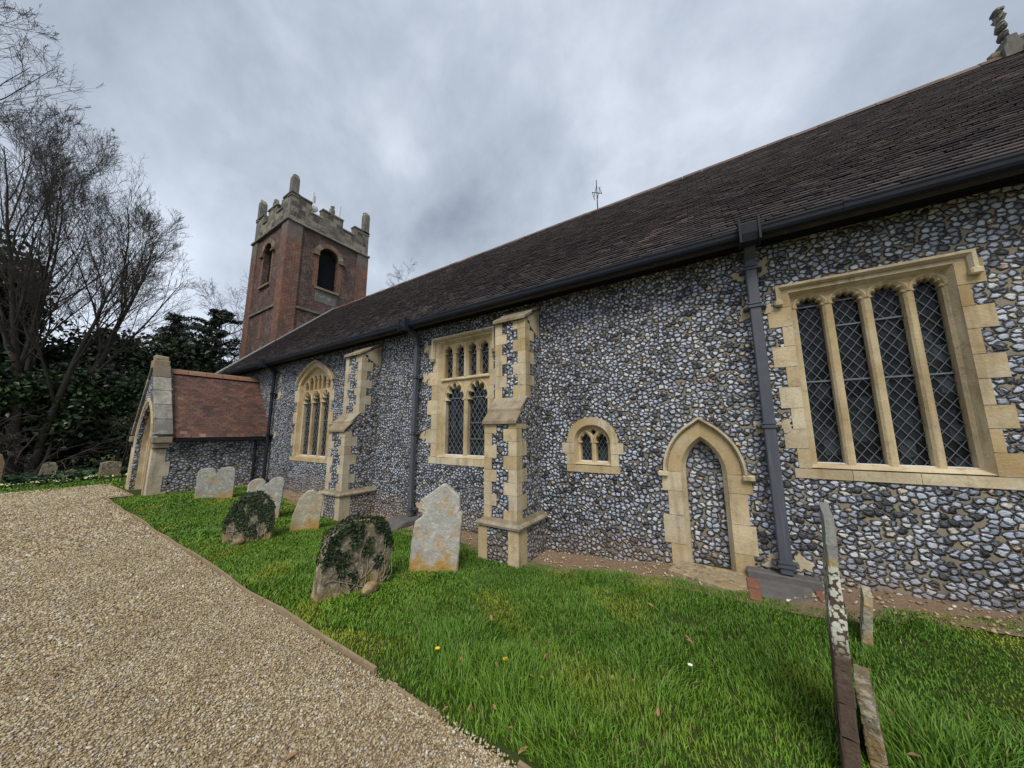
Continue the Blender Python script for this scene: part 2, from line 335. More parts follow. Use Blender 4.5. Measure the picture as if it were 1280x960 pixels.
class MB:
    def __init__(s): s.v = []; s.f = []
    def add(s, vs, fs):
        o = len(s.v); s.v += [tuple(v) for v in vs]; s.f += [tuple(i+o for i in f) for f in fs]
    def box(s, x0, x1, y0, y1, z0, z1, jit=0):
        j = (lambda: random.uniform(-jit, jit)) if jit else (lambda: 0)
        vs = [(x+j(), y+j(), z+j()) for x in (x0, x1) for y in (y0, y1) for z in (z0, z1)]
        s.add(vs, [(0, 1, 3, 2), (4, 6, 7, 5), (0, 4, 5, 1), (2, 3, 7, 6), (0, 2, 6, 4), (1, 5, 7, 3)])
    def prism(s, pts, axis, a, b):
        """2D outline (CCW) extruded along axis 'x' (pts = y,z), 'y' (pts = x,z) or 'z'"""
        n = len(pts)
        def P(p, d): return (d, p[0], p[1]) if axis == 'x' else (p[0], d, p[1]) if axis == 'y' else (p[0], p[1], d)
        vs = [P(p, a) for p in pts] + [P(p, b) for p in pts]
        s.add(vs, [tuple(range(n)), tuple(range(2*n-1, n-1, -1))] + [(i, (i+1) % n, n+(i+1) % n, n+i) for i in range(n)])
    def loft(s, A, B, closed=True):
        n = len(A); s.add(list(A)+list(B), [(i, (i+1) % n, n+(i+1) % n, n+i) for i in range(n if closed else n-1)])
    def tube(s, pts, rad, k=6, cap=True):
        pts = [Vector(p) for p in pts]; n = len(pts); o = len(s.v)
        if not hasattr(rad, '__len__'): rad = [rad]*n
        ref = Vector((0, 0, 1))
        for i in range(n):
            d = (pts[min(i+1, n-1)]-pts[max(i-1, 0)]).normalized()
            if abs(d.dot(ref)) > .95: ref = Vector((1, 0, 0)) if abs(d.x) < .9 else Vector((0, 1, 0))
            a = d.cross(ref).normalized(); b = d.cross(a)
            for q in range(k):
                t = 2*pi*q/k+pi/k; s.v.append(tuple(pts[i]+(a*cos(t)+b*sin(t))*rad[i]))
        for i in range(n-1):
            for q in range(k):
                s.f.append((o+i*k+q, o+i*k+(q+1) % k, o+(i+1)*k+(q+1) % k, o+(i+1)*k+q))
        if cap: s.f.append(tuple(o+q for q in range(k))); s.f.append(tuple(o+(n-1)*k+q for q in range(k-1, -1, -1)))
    def sphere(s, c, r, sc=(1, 1, 1), nu=10, nv=6, jit=0):
        vs = [(c[0], c[1], c[2]-r*sc[2])]
        for i in range(1, nv):
            for j in range(nu):
                t = -pi/2+pi*i/nv; u = 2*pi*j/nu; q = r*(1+random.uniform(-jit, jit))
                vs.append((c[0]+q*sc[0]*cos(t)*cos(u), c[1]+q*sc[1]*cos(t)*sin(u), c[2]+q*sc[2]*sin(t)))
        vs.append((c[0], c[1], c[2]+r*sc[2])); fs = []
        for j in range(nu): fs.append((0, 1+(j+1) % nu, 1+j)); fs.append((len(vs)-1, 1+(nv-2)*nu+j, 1+(nv-2)*nu+(j+1) % nu))
        for i in range(nv-2):
            for j in range(nu): a = 1+i*nu; fs.append((a+j, a+(j+1) % nu, a+nu+(j+1) % nu, a+nu+j))
        s.add(vs, fs)
    def build(s, name, mat, parent=None, smooth=False, bevel=0, rough=0, sub=0):
        me = bpy.data.meshes.new(name); me.from_pydata(s.v, [], s.f)
        bm = bmesh.new(); bm.from_mesh(me)
        bmesh.ops.recalc_face_normals(bm, faces=bm.faces)
        if bevel: bmesh.ops.bevel(bm, geom=bm.edges[:], offset=bevel, segments=1, affect='EDGES', clamp_overlap=True)
        if sub: bmesh.ops.subdivide_edges(bm, edges=bm.edges[:], cuts=sub, use_grid_fill=True)
        if rough:
            for v in bm.verts: v.co += Vector((random.uniform(-1, 1), random.uniform(-1, 1), random.uniform(-1, 1)))*rough
        bm.to_mesh(me); bm.free(); me.update(); box_uv(me)
        return link(name, me, mat, parent, smooth)

def fill(name, loops, d0, d1, mat, parent=None, bevel=0, axis='y', rough=0):
    """flat outlines with holes (first loop outer) between depths d0 and d1 along axis; holes and edges chamfered by bevel"""
    cu = bpy.data.curves.new(name, 'CURVE'); cu.dimensions = '2D'; cu.fill_mode = 'BOTH'; cu.resolution_u = 1
    cu.extrude = abs(d1-d0)/2-bevel
    cu.bevel_depth = bevel; cu.bevel_resolution = 0; cu.offset = -bevel
    for q_, lp in enumerate(loops):
        if q_: lp = lp[::-1]                       # holes run the other way round so that their chamfer opens outwards
        sp = cu.splines.new('POLY'); sp.points.add(len(lp)-1)
        for q, (a, b) in zip(sp.points, lp): q.co = (a, b, 0, 1)
        sp.use_cyclic_u = True
    o = bpy.data.objects.new(name, cu); COL.objects.link(o)
    dg = bpy.context.evaluated_depsgraph_get(); me = bpy.data.meshes.new_from_object(o.evaluated_get(dg))
    bpy.data.objects.remove(o); bpy.data.curves.remove(cu)
    n = len(me.vertices); co = np.empty(n*3, 'f'); me.vertices.foreach_get('co', co); co = co.reshape(-1, 3); mid = (d0+d1)/2
    new = np.stack([co[:, 0], mid+co[:, 2], co[:, 1]], 1) if axis == 'y' else np.stack([mid+co[:, 2], co[:, 0], co[:, 1]], 1)
    me.vertices.foreach_set('co', new.astype('f').ravel())
    bm = bmesh.new(); bm.from_mesh(me); bmesh.ops.remove_doubles(bm, verts=bm.verts, dist=1e-5); bmesh.ops.recalc_face_normals(bm, faces=bm.faces)
    bm.to_mesh(me); bm.free(); me.materials.clear(); me.update()
    me.polygons.foreach_set('use_smooth', np.zeros(len(me.polygons), bool))
    while me.uv_layers: me.uv_layers.remove(me.uv_layers[0])
    box_uv(me); me.name = name
    return link(name, me, mat, parent)

def arch(x0, x1, zb, zs, h, kind='point', n=10):
    """closed outline of an arched opening"""
    a = (x1-x0)/2; cx = (x0+x1)/2; pts = [(x0, zb), (x1, zb)]
    if kind == 'point':
        R = (a*a+h*h)/(2*a); th = math.asin(min(1, h/R)); 
        right = [(cx+a-R+R*cos(th*i/n), zs+R*sin(th*i/n)) for i in range(n+1)]
    elif kind == 'round':
        right = [(cx+a*cos(pi/2*i/n), zs+h*sin(pi/2*i/n)) for i in range(n+1)]
    else:                       # four-centred
        right = []
        for i in range(n+1):
            u = cos(pi/2*i/n); right.append((cx+a*u, zs+h*((1-u**1.35)**.72)))
    left = [(2*cx-x, z) for x, z in right[:-1]][::-1]
    return pts+right+left

class Loop(list): grown = None
def foil(x0, x1, zb, zs, h, nf=5, c=.3, n=40):
    p = Loop(foil_pts(x0, x1, zb, zs, h, nf, c, n)); g = .02; p.grown = foil_pts(x0-g, x1+g, zb-g, zs, h+g, nf, c*.96, n); return p
def foil_pts(x0, x1, zb, zs, h, nf=5, c=.3, n=40):
    """closed outline of a cusped light"""
    a = (x1-x0)/2; cx = (x0+x1)/2; pts = [(x0, zb), (x1, zb)]
    if zs-zb > .02: pts.append((x1, zs-.012))
    for i in range(n+1):
        t = pi*i/n; r = 1-c*(1-abs(sin(nf*t))**.55)
        pts.append((cx+a*r*cos(t), zs+h*r*sin(t)))
    if zs-zb > .02: pts.append((x0, zs-.012))
    return pts

def off(lp, d):
    """grow a closed CCW outline outwards by d"""
    n = len(lp); out = []
    for i in range(n):
        p0, p1, p2 = Vector(lp[i-1]), Vector(lp[i]), Vector(lp[(i+1) % n])
        e1 = (p1-p0); e2 = (p2-p1)
        if e1.length < 1e-6 or e2.length < 1e-6: out.append(tuple(p1)); continue
        n1 = Vector((e1.y, -e1.x)).normalized(); n2 = Vector((e2.y, -e2.x)).normalized()
        b = n1+n2; k = b.dot(n1)
        out.append(tuple(p1+b*(d/max(k, .35))))
    return out

def tracery_plate(outer, holes, y0, y1, bev, mat, parent):
    """pierced stone plate: flat front, every opening with a splayed edge and a deep side"""
    big_ = [getattr(h, 'grown', None) or off(h, bev) for h in holes]
    o = fill('tracery', [outer]+big_, y0, y0+.004, mat, parent)
    bm = bmesh.new(); bm.from_mesh(o.data)
    for h, hb in zip(holes, big_):
        n = len(h); rings = [[bm.verts.new((a, y, b)) for a, b in lp] for lp, y in ((hb, y0), (h, y0+bev), (h, y1))]
        for A, B in zip(rings, rings[1:]):
            for i in range(n): bm.faces.new((A[i], A[(i+1) % n], B[(i+1) % n], B[i]))
    bm.to_mesh(o.data); bm.free(); o.data.update()
    return o

def tag(o, label, cat, group=None, kind=None):
    if label: o['label'] = label
    if cat: o['category'] = cat
    if group: o['group'] = group
    if kind: o['kind'] = kind
    return o
def empty(name, loc, label, cat, group=None):
    o = bpy.data.objects.new(name, None); COL.objects.link(o); o.location = loc; o.empty_display_size = .3
    bpy.context.view_layer.update(); return tag(o, label, cat, group)

YW = 4.6                                       # outer face of the south wall
# ------------------------------------------------------------------ ground
zx = np.array([-60, -16, -12.3, -10, -6.5, -2.2, -1.2, -.5, .5, 1.1, 2, 6]); zz = np.array([0, 0, -.03, -.1, -.17, -.17, -.1, -.01, .0, .08, .11, .12])
def gz(x, y):
    x = np.asarray(x, float); y = np.asarray(y, float)
    return np.interp(x, zx, zz)*np.clip((y-1.7)/2.3, 0, 1) + .02*np.sin(x*1.3+1)*np.sin(y*1.9)*np.clip((y-1.6), 0, .6)
def sheet(name, xs, ys, dz, mat, kind='structure', keep=None, jitter=0):
    X, Y = np.meshgrid(xs, ys); Z = gz(X, Y)+dz+(rng.normal(0, jitter, X.shape) if jitter else 0)
    V = np.stack([X, Y, Z], -1).reshape(-1, 3); nx, ny = len(xs), len(ys)
    i = (np.arange(ny-1)[:, None]*nx+np.arange(nx-1)).ravel(); F = np.stack([i, i+1, i+nx+1, i+nx], 1)
    if keep is not None: F = F[keep(V[F].mean(1))]
    me = np_mesh(name, V, F, 4); box_uv(me); o = link(name, me, mat, None, True); tag(o, None, None, None, kind); return o
sheet('ground', np.concatenate([[-900, -300, -120, -60], np.arange(-40, -16, .8), np.arange(-16, 6.45, .2), [8, 12, 40, 120, 400]]), np.concatenate([[-400, -120, -40, -15], np.arange(-6, .9, .8), np.arange(1.2, 5.3, .2), np.arange(6, 40.1, .8), [80, 200, 900]]), -.012, 'lawn')
PATH_Y = 1.5
def path_left(x): return np.interp(x, [-40, -17.2, -16.2, -15.4, -14.6], [-2.5, -.2, .15, 1.0, 1.45])
def on_path(c):
    x, y = c[:, 0], c[:, 1]
    return (y < PATH_Y) & (y > -5.5) & (x > -16.2) | (x > -15.4) & (x < -12.9) & (y < 2.0) & (y > -5)
sheet('gravel_path', np.arange(-16.6, 8.01, .2), np.arange(-5.5, 2.11, .1), .004, 'gravel', keep=on_path)
sheet('soil_strip', np.arange(-12.2, 5.3, .15), np.arange(3.9, 4.75, .08), -.002, 'soil', jitter=.003, keep=lambda c: c[:, 1] > 3.9+.28*np.clip(c[:, 0]-.7, 0, 1))

# ------------------------------------------------------------------ church
church = empty('church', (-6, YW, 0), 'flint church with dark tiled roof, gabled porch and red brick tower', 'church')
X0, X1 = -16.5, 5.3
RS = .951                                      # roof slope (rise over run)
EY, EZ = 4.2, 3.82                             # eaves edge
RY = 8.5; RZ = EZ+(RY-EY)*RS

big = [(.80, 1.2), (1.99, 1.2), (1.99, 3.13), (.80, 3.13)]
w2 = [(-4.70, 1.10), (-3.40, 1.10), (-3.40, 3.38), (-4.70, 3.38)]
w1 = arch(-10.45, -8.75, .88, 2.95, .5, 'four')
sm = arch(-1.83, -1.29, 1.11, 1.42, .26, 'point')
dr = arch(-.43, .05, -.3, 1.08, .44, 'point')
wall_loops = [[(X0, -.5), (X1, -.5), (X1, 4.0), (X0, 4.0)]] + [off(l, .03) for l in (big, w2, w1, sm, dr)]
fill('south_wall', wall_loops, YW, YW+.45, 'flint', church)
fill('west_wall', [[(YW+.01, -.5), (12.4, -.5), (12.4, 4), (RY, RZ-.12), (YW+.01, 4)]], X0+.02, X0+.4, 'flint_small', church, axis='x')
fill('east_wall', [[(YW+.01, -.5), (12.4, -.5), (12.4, 4), (RY, RZ-.12), (YW+.01, 4)]], X1-.4, X1-.02, 'flint_small', church, axis='x')
mb = MB(); mb.box(X0, X1, 12.4, 12.8, -.5, 4.0); mb.build('north_wall', 'flint_small', church)

# roof: individually laid tiles
def tiles(name, x0, x1, ly0, lz0, slope_len, dirv, mat, parent, expo=.105, tw=.165, axis='x', sag=0.0, gaps=0):
    """tiled slope; rows run along axis from x0 to x1; (ly0, lz0) the eaves edge, dirv (h, v) the unit way up the slope"""
    h, v = dirv; nx_, nv_ = -v, h                  # outward normal (h, v components) pointing away
    nrow = int(slope_len/expo); V = []; 
    for r in range(nrow):
        n = int((x1-x0)/tw)+1; offs = (r % 2)*tw/2
        xs = x0+offs-tw/2+np.arange(n+1)*tw
        lo = np.clip(xs+.003+rng.normal(0, .003, n+1), x0, x1); hi = np.clip(xs+tw-.003+rng.normal(0, .002, n+1), x0, x1)
        ok = hi-lo > .02; lo, hi = lo[ok], hi[ok]; k = len(lo)
        s0 = r*expo+rng.normal(0, .004, k); s1 = s0+expo*1.35
        l0 = .03+np.abs(rng.normal(0, .004, k)); l1 = np.full(k, .004); th = .014
        sg = sag*np.sin((lo-x0)/(x1-x0)*pi*3+r*.05)
        for xx, ss, ll in ((lo, s0, l0), (hi, s0, l0+rng.normal(0, .002, k)), (hi, s1, l1), (lo, s1, l1)):
            V.append(np.stack([xx, ly0+h*ss+nx_*(ll+sg), lz0+v*ss+nv_*(ll+sg)], 1))
        for xx, ss, ll in ((lo, s0, l0-th), (hi, s0, l0-th)):
            V.append(np.stack([xx, ly0+h*ss+nx_*(ll+sg), lz0+v*ss+nv_*(ll+sg)], 1))
    P = [np.concatenate(V[i::6]) for i in range(6)]; N = len(P[0])
    W = np.stack(P, 1).reshape(-1, 3); b = np.arange(N)*6
    F = np.concatenate([np.stack([b, b+1, b+2, b+3], 1), np.stack([b+4, b+5, b+1, b], 1), np.stack([b+5, b+2, b+1, b+1], 1)[:0]])
    if axis == 'y': W = W[:, [1, 0, 2]]; 
    me = np_mesh(name, W, F, 4); box_uv(me); return link(name, me, mat, parent)
L = sqrt((RY-EY)**2+(RZ-EZ)**2); hv = ((RY-EY)/L, (RZ-EZ)/L)
roof = MB()
roof.prism([(EY+.03, EZ-.03), (RY, RZ-.03), (12.95, EZ-.05), (12.85, EZ-.2), (RY, RZ-.2), (EY+.1, EZ-.12)], 'x', X0-.1, X1+.1)
roof_o = roof.build('roof', 'tile', church)
tiles('roof_tiles', X0-.12, X1+.1, EY, EZ, L-.05, hv, 'tile', roof_o, sag=.012)
mb = MB(); x = X0-.1
while x < 4.66:
    w = .42; prof = [(RY-.11, RZ-.06), (RY-.09, RZ-.01), (RY-.05, RZ+.04), (RY, RZ+.055), (RY+.05, RZ+.04), (RY+.09, RZ-.01), (RY+.11, RZ-.06)]
    dz = random.uniform(-.006, .006); mb.prism([(a, b+dz) for a, b in prof], 'x', x, x+w-.008); x += w
mb.build('ridge_tiles', 'ridge', roof_o)
# west verge and lead flashing against the tower
mb = MB()
def slope_bar(mb, x0, x1, ya, yb, lift, thick):
    f = lambda y: EZ+(y-EY)*RS
    mb.prism([(ya, f(ya)+lift), (yb, f(yb)+lift), (yb, f(yb)+lift+thick), (ya, f(ya)+lift+thick)], 'x', x0, x1)
slope_bar(mb, X0-.16, X0-.02, EY-.03, 6.1, -.12, .21); slope_bar(mb, X0+.0, X0+.12, 6.1, RY, .045, .06)
mb.build('lead_verge', 'lead_sheet', roof_o)

# eaves: soffit board, gutter with joints
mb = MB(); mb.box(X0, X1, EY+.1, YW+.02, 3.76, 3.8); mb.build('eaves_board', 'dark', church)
gp = [(EY-.06, 3.815), (EY-.06, 3.795), (EY-.05, 3.775), (EY-.045, 3.745), (EY-.03, 3.72), (EY, 3.712), (EY+.035, 3.715), (EY+.06, 3.735), (EY+.06, 3.815), (EY+.05, 3.815), (EY+.045, 3.76), (EY-.03, 3.76), (EY-.045, 3.815)]
mb = MB(); mb.prism(gp, 'x', X0-.05, X1)
gut = mb.build('gutter', 'iron', church)
for x in np.arange(X0+1.1, X1, 1.85):
    mb = MB(); mb.prism([((a-EY)*1.12+EY, (b-3.75)*1.14+3.75) for a, b in gp[:9]], 'x', x-.03, x+.03); mb.build('gutter_joint', 'iron', gut)

# ------------------------------------------------------------------ windows
def jamb_blocks(mb, xin, side, z0, z1, d_short, d_long, hts=(.2, .24), y=YW, depth=.2, proud=.005, first=0):
    z = z0; k = first
    while z < z1-.03:
        h = min(random.uniform(*hts), z1-z)
        if z1-(z+h) < .08: h = z1-z
        d = d_long if k % 2 else d_short; d += random.uniform(-.012, .012)
        a, b = (xin-d, xin) if side < 0 else (xin, xin+d)
        mb.box(a, b, y-proud-random.uniform(0, .002), y+depth, z+.0025, z+h-.0025); z += h; k += 1

def ring_blocks(mb, inner, outer, y0, y1, a, b, per=2, gap=.004):
    """arch stones between matching inner and outer outline points a..b"""
    i = a
    while i < b:
        j = min(i+per, b); A = [inner[q] for q in range(i, j+1)]; B = [outer[q] for q in range(i, j+1)]
        poly = A+B[::-1]; mb.prism(poly, 'y', y0, y1); i = j

def lattice(rects, y, sx, sz, w, parent, bars=()):
    mb = MB()
    def strip(p, q, ww, yy):
        p = Vector(p); q = Vector(q); d = q-p
        if d.length < .02: return
        n = Vector((-d.y, d.x)).normalized()*ww/2
        mb.add([(p.x+n.x, yy, p.y+n.y), (q.x+n.x, yy, q.y+n.y), (q.x-n.x, yy, q.y-n.y), (p.x-n.x, yy, p.y-n.y),
                (p.x+n.x, yy+.006, p.y+n.y), (q.x+n.x, yy+.006, q.y+n.y), (q.x-n.x, yy+.006, q.y-n.y), (p.x-n.x, yy+.006, p.y-n.y)],
               [(0, 1, 2, 3), (0, 4, 5, 1), (3, 2, 6, 7), (4, 7, 6, 5)])
    for (x0, x1, z0, z1) in rects:
        sl = sz/sx; W = x1-x0; Hh = z1-z0
        c = -math.ceil(W*sl/sz)*sz
        while c < Hh+W*sl:
            for sg in (1, -1):
                # z = z0 + c + sl*(x-x0)  or mirrored
                t0 = max(0, -c/sl); t1 = min(W, (Hh-c)/sl)
                if t1 > t0:
                    p, q = (t0, c+sl*t0), (t1, c+sl*t1)
                    if sg > 0: strip((x0+p[0], z0+p[1]), (x0+q[0], z0+q[1]), w, y)
                    else: strip((x1-p[0], z0+p[1]), (x1-q[0], z0+q[1]), w, y+.007)
            c += sz
    for (x0, x1, z) in bars: strip((x0, z), (x1, z), .016, y-.012)
    return mb.build('lead_lattice', 'came', parent)

def window(outline, frame_mb, light_loops, rib_loops, rects, bars, inset=.035, y_tr=YW+.075, thick=.12, sx=.1, sz=.145, lw=.007, mat='stone', bev=.02):
    inner = off(outline, -inset)
    # splayed reveal from the wall face to the tracery
    n0 = len(frame_mb.v)
    frame_mb.loft([(a, YW-.003, b) for a, b in outline], [(a, y_tr+.01, b) for a, b in inner])
    w = frame_mb.build('window', mat, church)
    tracery_plate(off(inner, .055), light_loops, y_tr, y_tr+thick, bev, mat, w)
    if rib_loops:
        for r in rib_loops:
            mb = MB(); mb.tube([(a, y_tr+.002, b) for a, b in r], .017, 5); mb.build('tracery_rib', mat, w)
    xs = [p[0] for p in inner]; zs = [p[1] for p in inner]
    mb = MB(); mb.box(min(xs), max(xs), y_tr+thick-.012, y_tr+thick+.02, min(zs), max(zs)); 
    mb.build('glass', 'glass', w)
    lattice(rects, y_tr+thick-.035, sx, sz, lw, w, bars)
    return w

def ell(cx, a, zs, h, n=18, z_drop=0):
    p = [(cx+a*cos(pi*i/n), zs+h*sin(pi*i/n)) for i in range(n+1)]
    return ([(cx+a, zs-z_drop)] if z_drop else [])+p+([(cx-a, zs-z_drop)] if z_drop else [])

def label_mould(pts, y, w, name, parent, mat='stone', depth=.06):
    """square-section hood mould following a polyline in the wall plane"""
    mb = MB(); n = len(pts)
    P = [Vector(p) for p in pts]; o = []; i_ = []
    for k in range(n):
        if k == 0: d = (P[1]-P[0]).normalized(); nn = Vector((-d.y, d.x)); s = 1
        elif k == n-1: d = (P[-1]-P[-2]).normalized(); nn = Vector((-d.y, d.x)); s = 1
        else:
            d1 = (P[k]-P[k-1]).normalized(); d2 = (P[k+1]-P[k]).normalized()
            n1 = Vector((-d1.y, d1.x)); n2 = Vector((-d2.y, d2.x)); nn = (n1+n2).normalized(); s = 1/max(.4, nn.dot(n1))
        o.append(P[k]+nn*w*s); i_.append(P[k])
    for A, B, ya, yb in ((i_, o, y-depth*.55, y-depth),):
        mb.loft([(a.x, y+.01, a.y) for a in i_], [(a.x, y-depth*.45, a.y) for a in i_], False)
        mid = [a.lerp(b, .45) for a, b in zip(i_, o)]
        mb.loft([(a.x, y-depth*.45, a.y) for a in i_], [(a.x, y-depth, a.y) for a in mid], False)
        mb.loft([(a.x, y-depth, a.y) for a in mid], [(a.x, y-depth, a.y) for a in o], False)
        mb.loft([(a.x, y-depth, a.y) for a in o], [(a.x, y+.01, a.y) for a in o], False)
    for k in (0, n-1):
        a, b = i_[k], o[k]; m2 = a.lerp(b, .45)
        mb.add([(a.x, y+.01, a.y), (a.x, y-depth*.45, a.y), (m2.x, y-depth, m2.y), (b.x, y-depth, b.y), (b.x, y+.01, b.y)], [(0, 1, 2, 3, 4)])
    return mb.build(name, mat, parent)

# big four-light chancel window
mb = MB()
jamb_blocks(mb, .80, -1, 1.19, 3.15, .1, .19); jamb_blocks(mb, 1.99, 1, 1.19, 3.15, .08, .17, first=1)
x = .68
for a, b in ((.66, 1.1), (1.1, 1.55), (1.55, 2.12)): mb.box(a+.002, b-.002, YW-.012, YW+.2, 1.09, 1.187)
mb.box(.70, 1.3, YW-.006, YW+.2, 3.133, 3.2); mb.box(1.304, 2.08, YW-.006, YW+.2, 3.133, 3.2)
lx = [(.87, 1.085), (1.165, 1.385), (1.46, 1.685), (1.755, 1.935)]
lights = [foil(a, b, 1.245, 2.965, .105, 5, .27) for a, b in lx]
ribs = [ell((a+b)/2, (b-a)/2+.03, 2.965, .14) for a, b in lx]
wb = window(big, mb, lights, ribs, [(a-.02, b+.02, 1.22, 3.1) for a, b in lx],
            [(lx[0][0], lx[0][1], 2.98), (lx[0][0], lx[0][1], 2.12), (lx[1][0], lx[1][1], 3.0), (lx[1][0], lx[1][1], 2.72), (lx[1][0], lx[1][1], 2.12),
             (lx[2][0], lx[2][1], 2.73), (lx[2][0], lx[2][1], 2.12), (lx[3][0], lx[3][1], 2.12)], sx=.09, sz=.13, lw=.0048)
label_mould([(.735, 3.0), (.735, 3.175), (2.065, 3.175), (2.065, 3.0)], YW, .048, 'hood_mould', wb, depth=.055)
for a in (.665, 2.06): mb = MB(); mb.box(a, a+.075, YW-.065, YW, 2.985, 3.05); mb.build('label_stop', 'stone', wb, bevel=.012)
mb = MB()
for a, b in lx: mb.box(a-.01, b+.01, YW+.1, YW+.17, 1.225, 1.25)
mb.build('sill_fillet', 'white', wb)

# two-tier nave window
mb = MB()
jamb_blocks(mb, -4.70, -1, 1.1, 3.38, .16, .29, (.24, .32)); jamb_blocks(mb, -3.40, 1, 1.1, 3.38, .09, .17, (.24, .32))
mb.box(-4.79, -4.05, YW-.006, YW+.2, 3.384, 3.45); mb.box(-4.046, -3.31, YW-.006, YW+.2, 3.384, 3.45); mb.box(-4.9, -4.1, YW-.012, YW+.2, .97, 1.095); mb.box(-4.096, -3.25, YW-.012, YW+.2, .97, 1.095)
lo = [(-4.56, -4.09), (-3.99, -3.52)]
lights = [foil(a, b, 1.14, 2.2, .33, 5, .27) for a, b in lo]
ups = [(-4.6, -4.40), (-4.31, -4.10), (-3.98, -3.79), (-3.70, -3.5)]
lights += [foil(a, b, 2.66, 3.15, .15, 3, .32) for a, b in ups]
ribs = [ell((a+b)/2, (b-a)/2+.035, 2.2, .375) for a, b in lo]+[ell((a+b)/2, (b-a)/2+.028, 3.15, .185) for a, b in ups]
wb2 = window(w2, mb, lights, ribs, [(a-.02, b+.02, 1.12, 2.55) for a, b in lo]+[(a-.02, b+.02, 2.64, 3.3) for a, b in ups],
             [(a, b, 2.24) for a, b in lo]+[(a, b, 3.1) for a, b in ups]+[(lo[1][0], lo[1][1], z) for z in (1.45, 1.75)], sx=.11, sz=.16, lw=.009)
label_mould([(-4.78, 3.05), (-4.78, 3.42), (-3.32, 3.42), (-3.32, 3.05)], YW, .06, 'hood_mould', wb2, depth=.08)
for a in (-4.88, -3.32): mb = MB(); mb.box(a, a+.1, YW-.08, YW, 2.99, 3.07); mb.build('label_stop', 'stone_dark', wb2, bevel=.012)
mb = MB(); mb.box(-4.66, -3.44, YW+.035, YW+.1, 2.585, 2.635); mb.box(-4.07, -4.01, YW+.045, YW+.1, 2.64, 3.33); mb.build('transom', 'stone', wb2, bevel=.015)
mb = MB()
for a, b in lo: mb.box(a-.01, b+.01, YW+.1, YW+.17, 1.115, 1.15)
mb.build('sill_fillet', 'white', wb2)

# three-light west window under a four-centred arch
mb = MB()
jamb_blocks(mb, -10.45, -1, .88, 2.95, .1, .24, (.26, .36)); jamb_blocks(mb, -8.75, 1, .88, 2.95, .1, .22, (.26, .36))
mb.box(-10.7, -9.6, YW-.012, YW+.2, .78, .875); mb.box(-9.596, -8.5, YW-.012, YW+.2, .78, .875)
w1o = off(w1, .12); ring_blocks(mb, w1, w1o, YW-.006, YW+.2, 2, len(w1)-1, 3)
lo = [(-10.32, -9.87), (-9.81, -9.37), (-9.31, -8.87)]
lights = [foil(a, b, .93, 2.42, .3, 5, .28) for a, b in lo]
ups = [(-10.3, -10.11), (-10.04, -9.85), (-9.78, -9.63), (-9.56, -9.41), (-9.33, -9.15), (-9.08, -8.9)]
zt = [3.0, 3.12, 3.16, 3.16, 3.12, 3.0]
lights += [foil(a, b, 2.8, z-.06, .1, 3, .3) for (a, b), z in zip(ups, zt)]
ribs = [ell((a+b)/2, (b-a)/2+.025, 2.42, .345) for a, b in lo]+[ell((a+b)/2, (b-a)/2+.03, z-.06, .135) for (a, b), z in zip(ups, zt)]
wb1 = window(w1, mb, lights, ribs, [(a-.02, b+.02, .92, 2.7) for a, b in lo]+[(a, b, 2.75, z+.03) for (a, b), z in zip(ups, zt)],
             [(a, b, 1.9) for a, b in lo], sx=.13, sz=.2, lw=.01)
label_mould(w1o[2:][::-1], YW, .06, 'hood_mould', wb1, depth=.07)
mb = MB()
for a, b in lo: mb.box(a-.01, b+.01, YW+.1, YW+.17, .905, .94)
mb.build('sill_fillet', 'white', wb1)

# small two-light low window
mb = MB()
smo = off(sm, .11)
jamb_blocks(mb, -1.83, -1, 1.1, 1.42, .11, .18, (.15, .17)); jamb_blocks(mb, -1.29, 1, 1.1, 1.42, .11, .18, (.15, .17), first=0)
mb.box(-1.95, -1.17, YW-.01, YW+.2, 1.0, 1.097); ring_blocks(mb, sm, smo, YW-.006, YW+.2, 2, len(sm)-1, 4)
lo = [(-1.765, -1.595), (-1.525, -1.355)]
lights = [foil(a, b, 1.145, 1.42, .13, 3, .28) for a, b in lo]
lights.append([(-1.6, 1.575), (-1.56, 1.52), (-1.52, 1.575), (-1.56, 1.62)])
ws = window(sm, mb, lights, [ell((a+b)/2, .1, 1.42, .165) for a, b in lo], [(a-.01, b+.01, 1.12, 1.6) for a, b in lo], [], inset=.03, sx=.06, sz=.1, lw=.005)
mb = MB()
for a, b in lo: mb.box(a-.01, b+.01, YW+.1, YW+.17, 1.122, 1.155)
mb.build('sill_fillet', 'white', ws)

# blocked priest's door
mb = MB()
jamb_blocks(mb, -.43, -1, -.12, 1.08, .17, .23, (.28, .34)); jamb_blocks(mb, .05, 1, -.12, 1.08, .17, .23, (.28, .34))
dro = off(dr, .145); ring_blocks(mb, dr, dro, YW-.006, YW+.24, 2, len(dr)-1, 5)
dri = off(dr, -.045)
mb.loft([(a, YW-.004, b) for a, b in dr], [(a, YW+.1, b) for a, b in dri]); mb.loft([(a, YW+.1, b) for a, b in dri], [(a, YW+.24, b) for a, b in dri])
door = mb.build('blocked_doorway', 'stone', church)
label_mould([p for p in off(dr, .15)[2:]][::-1], YW, .045, 'hood_mould', door, depth=.06)
for a in (-.69, .195): mb = MB(); mb.box(a, a+.115, YW-.06, YW, 1.02, 1.085); mb.build('label_stop', 'stone', door, bevel=.012)
fill('flint_infill', [off(dr, .02)], YW+.17, YW+.3, 'flint_infill', door)

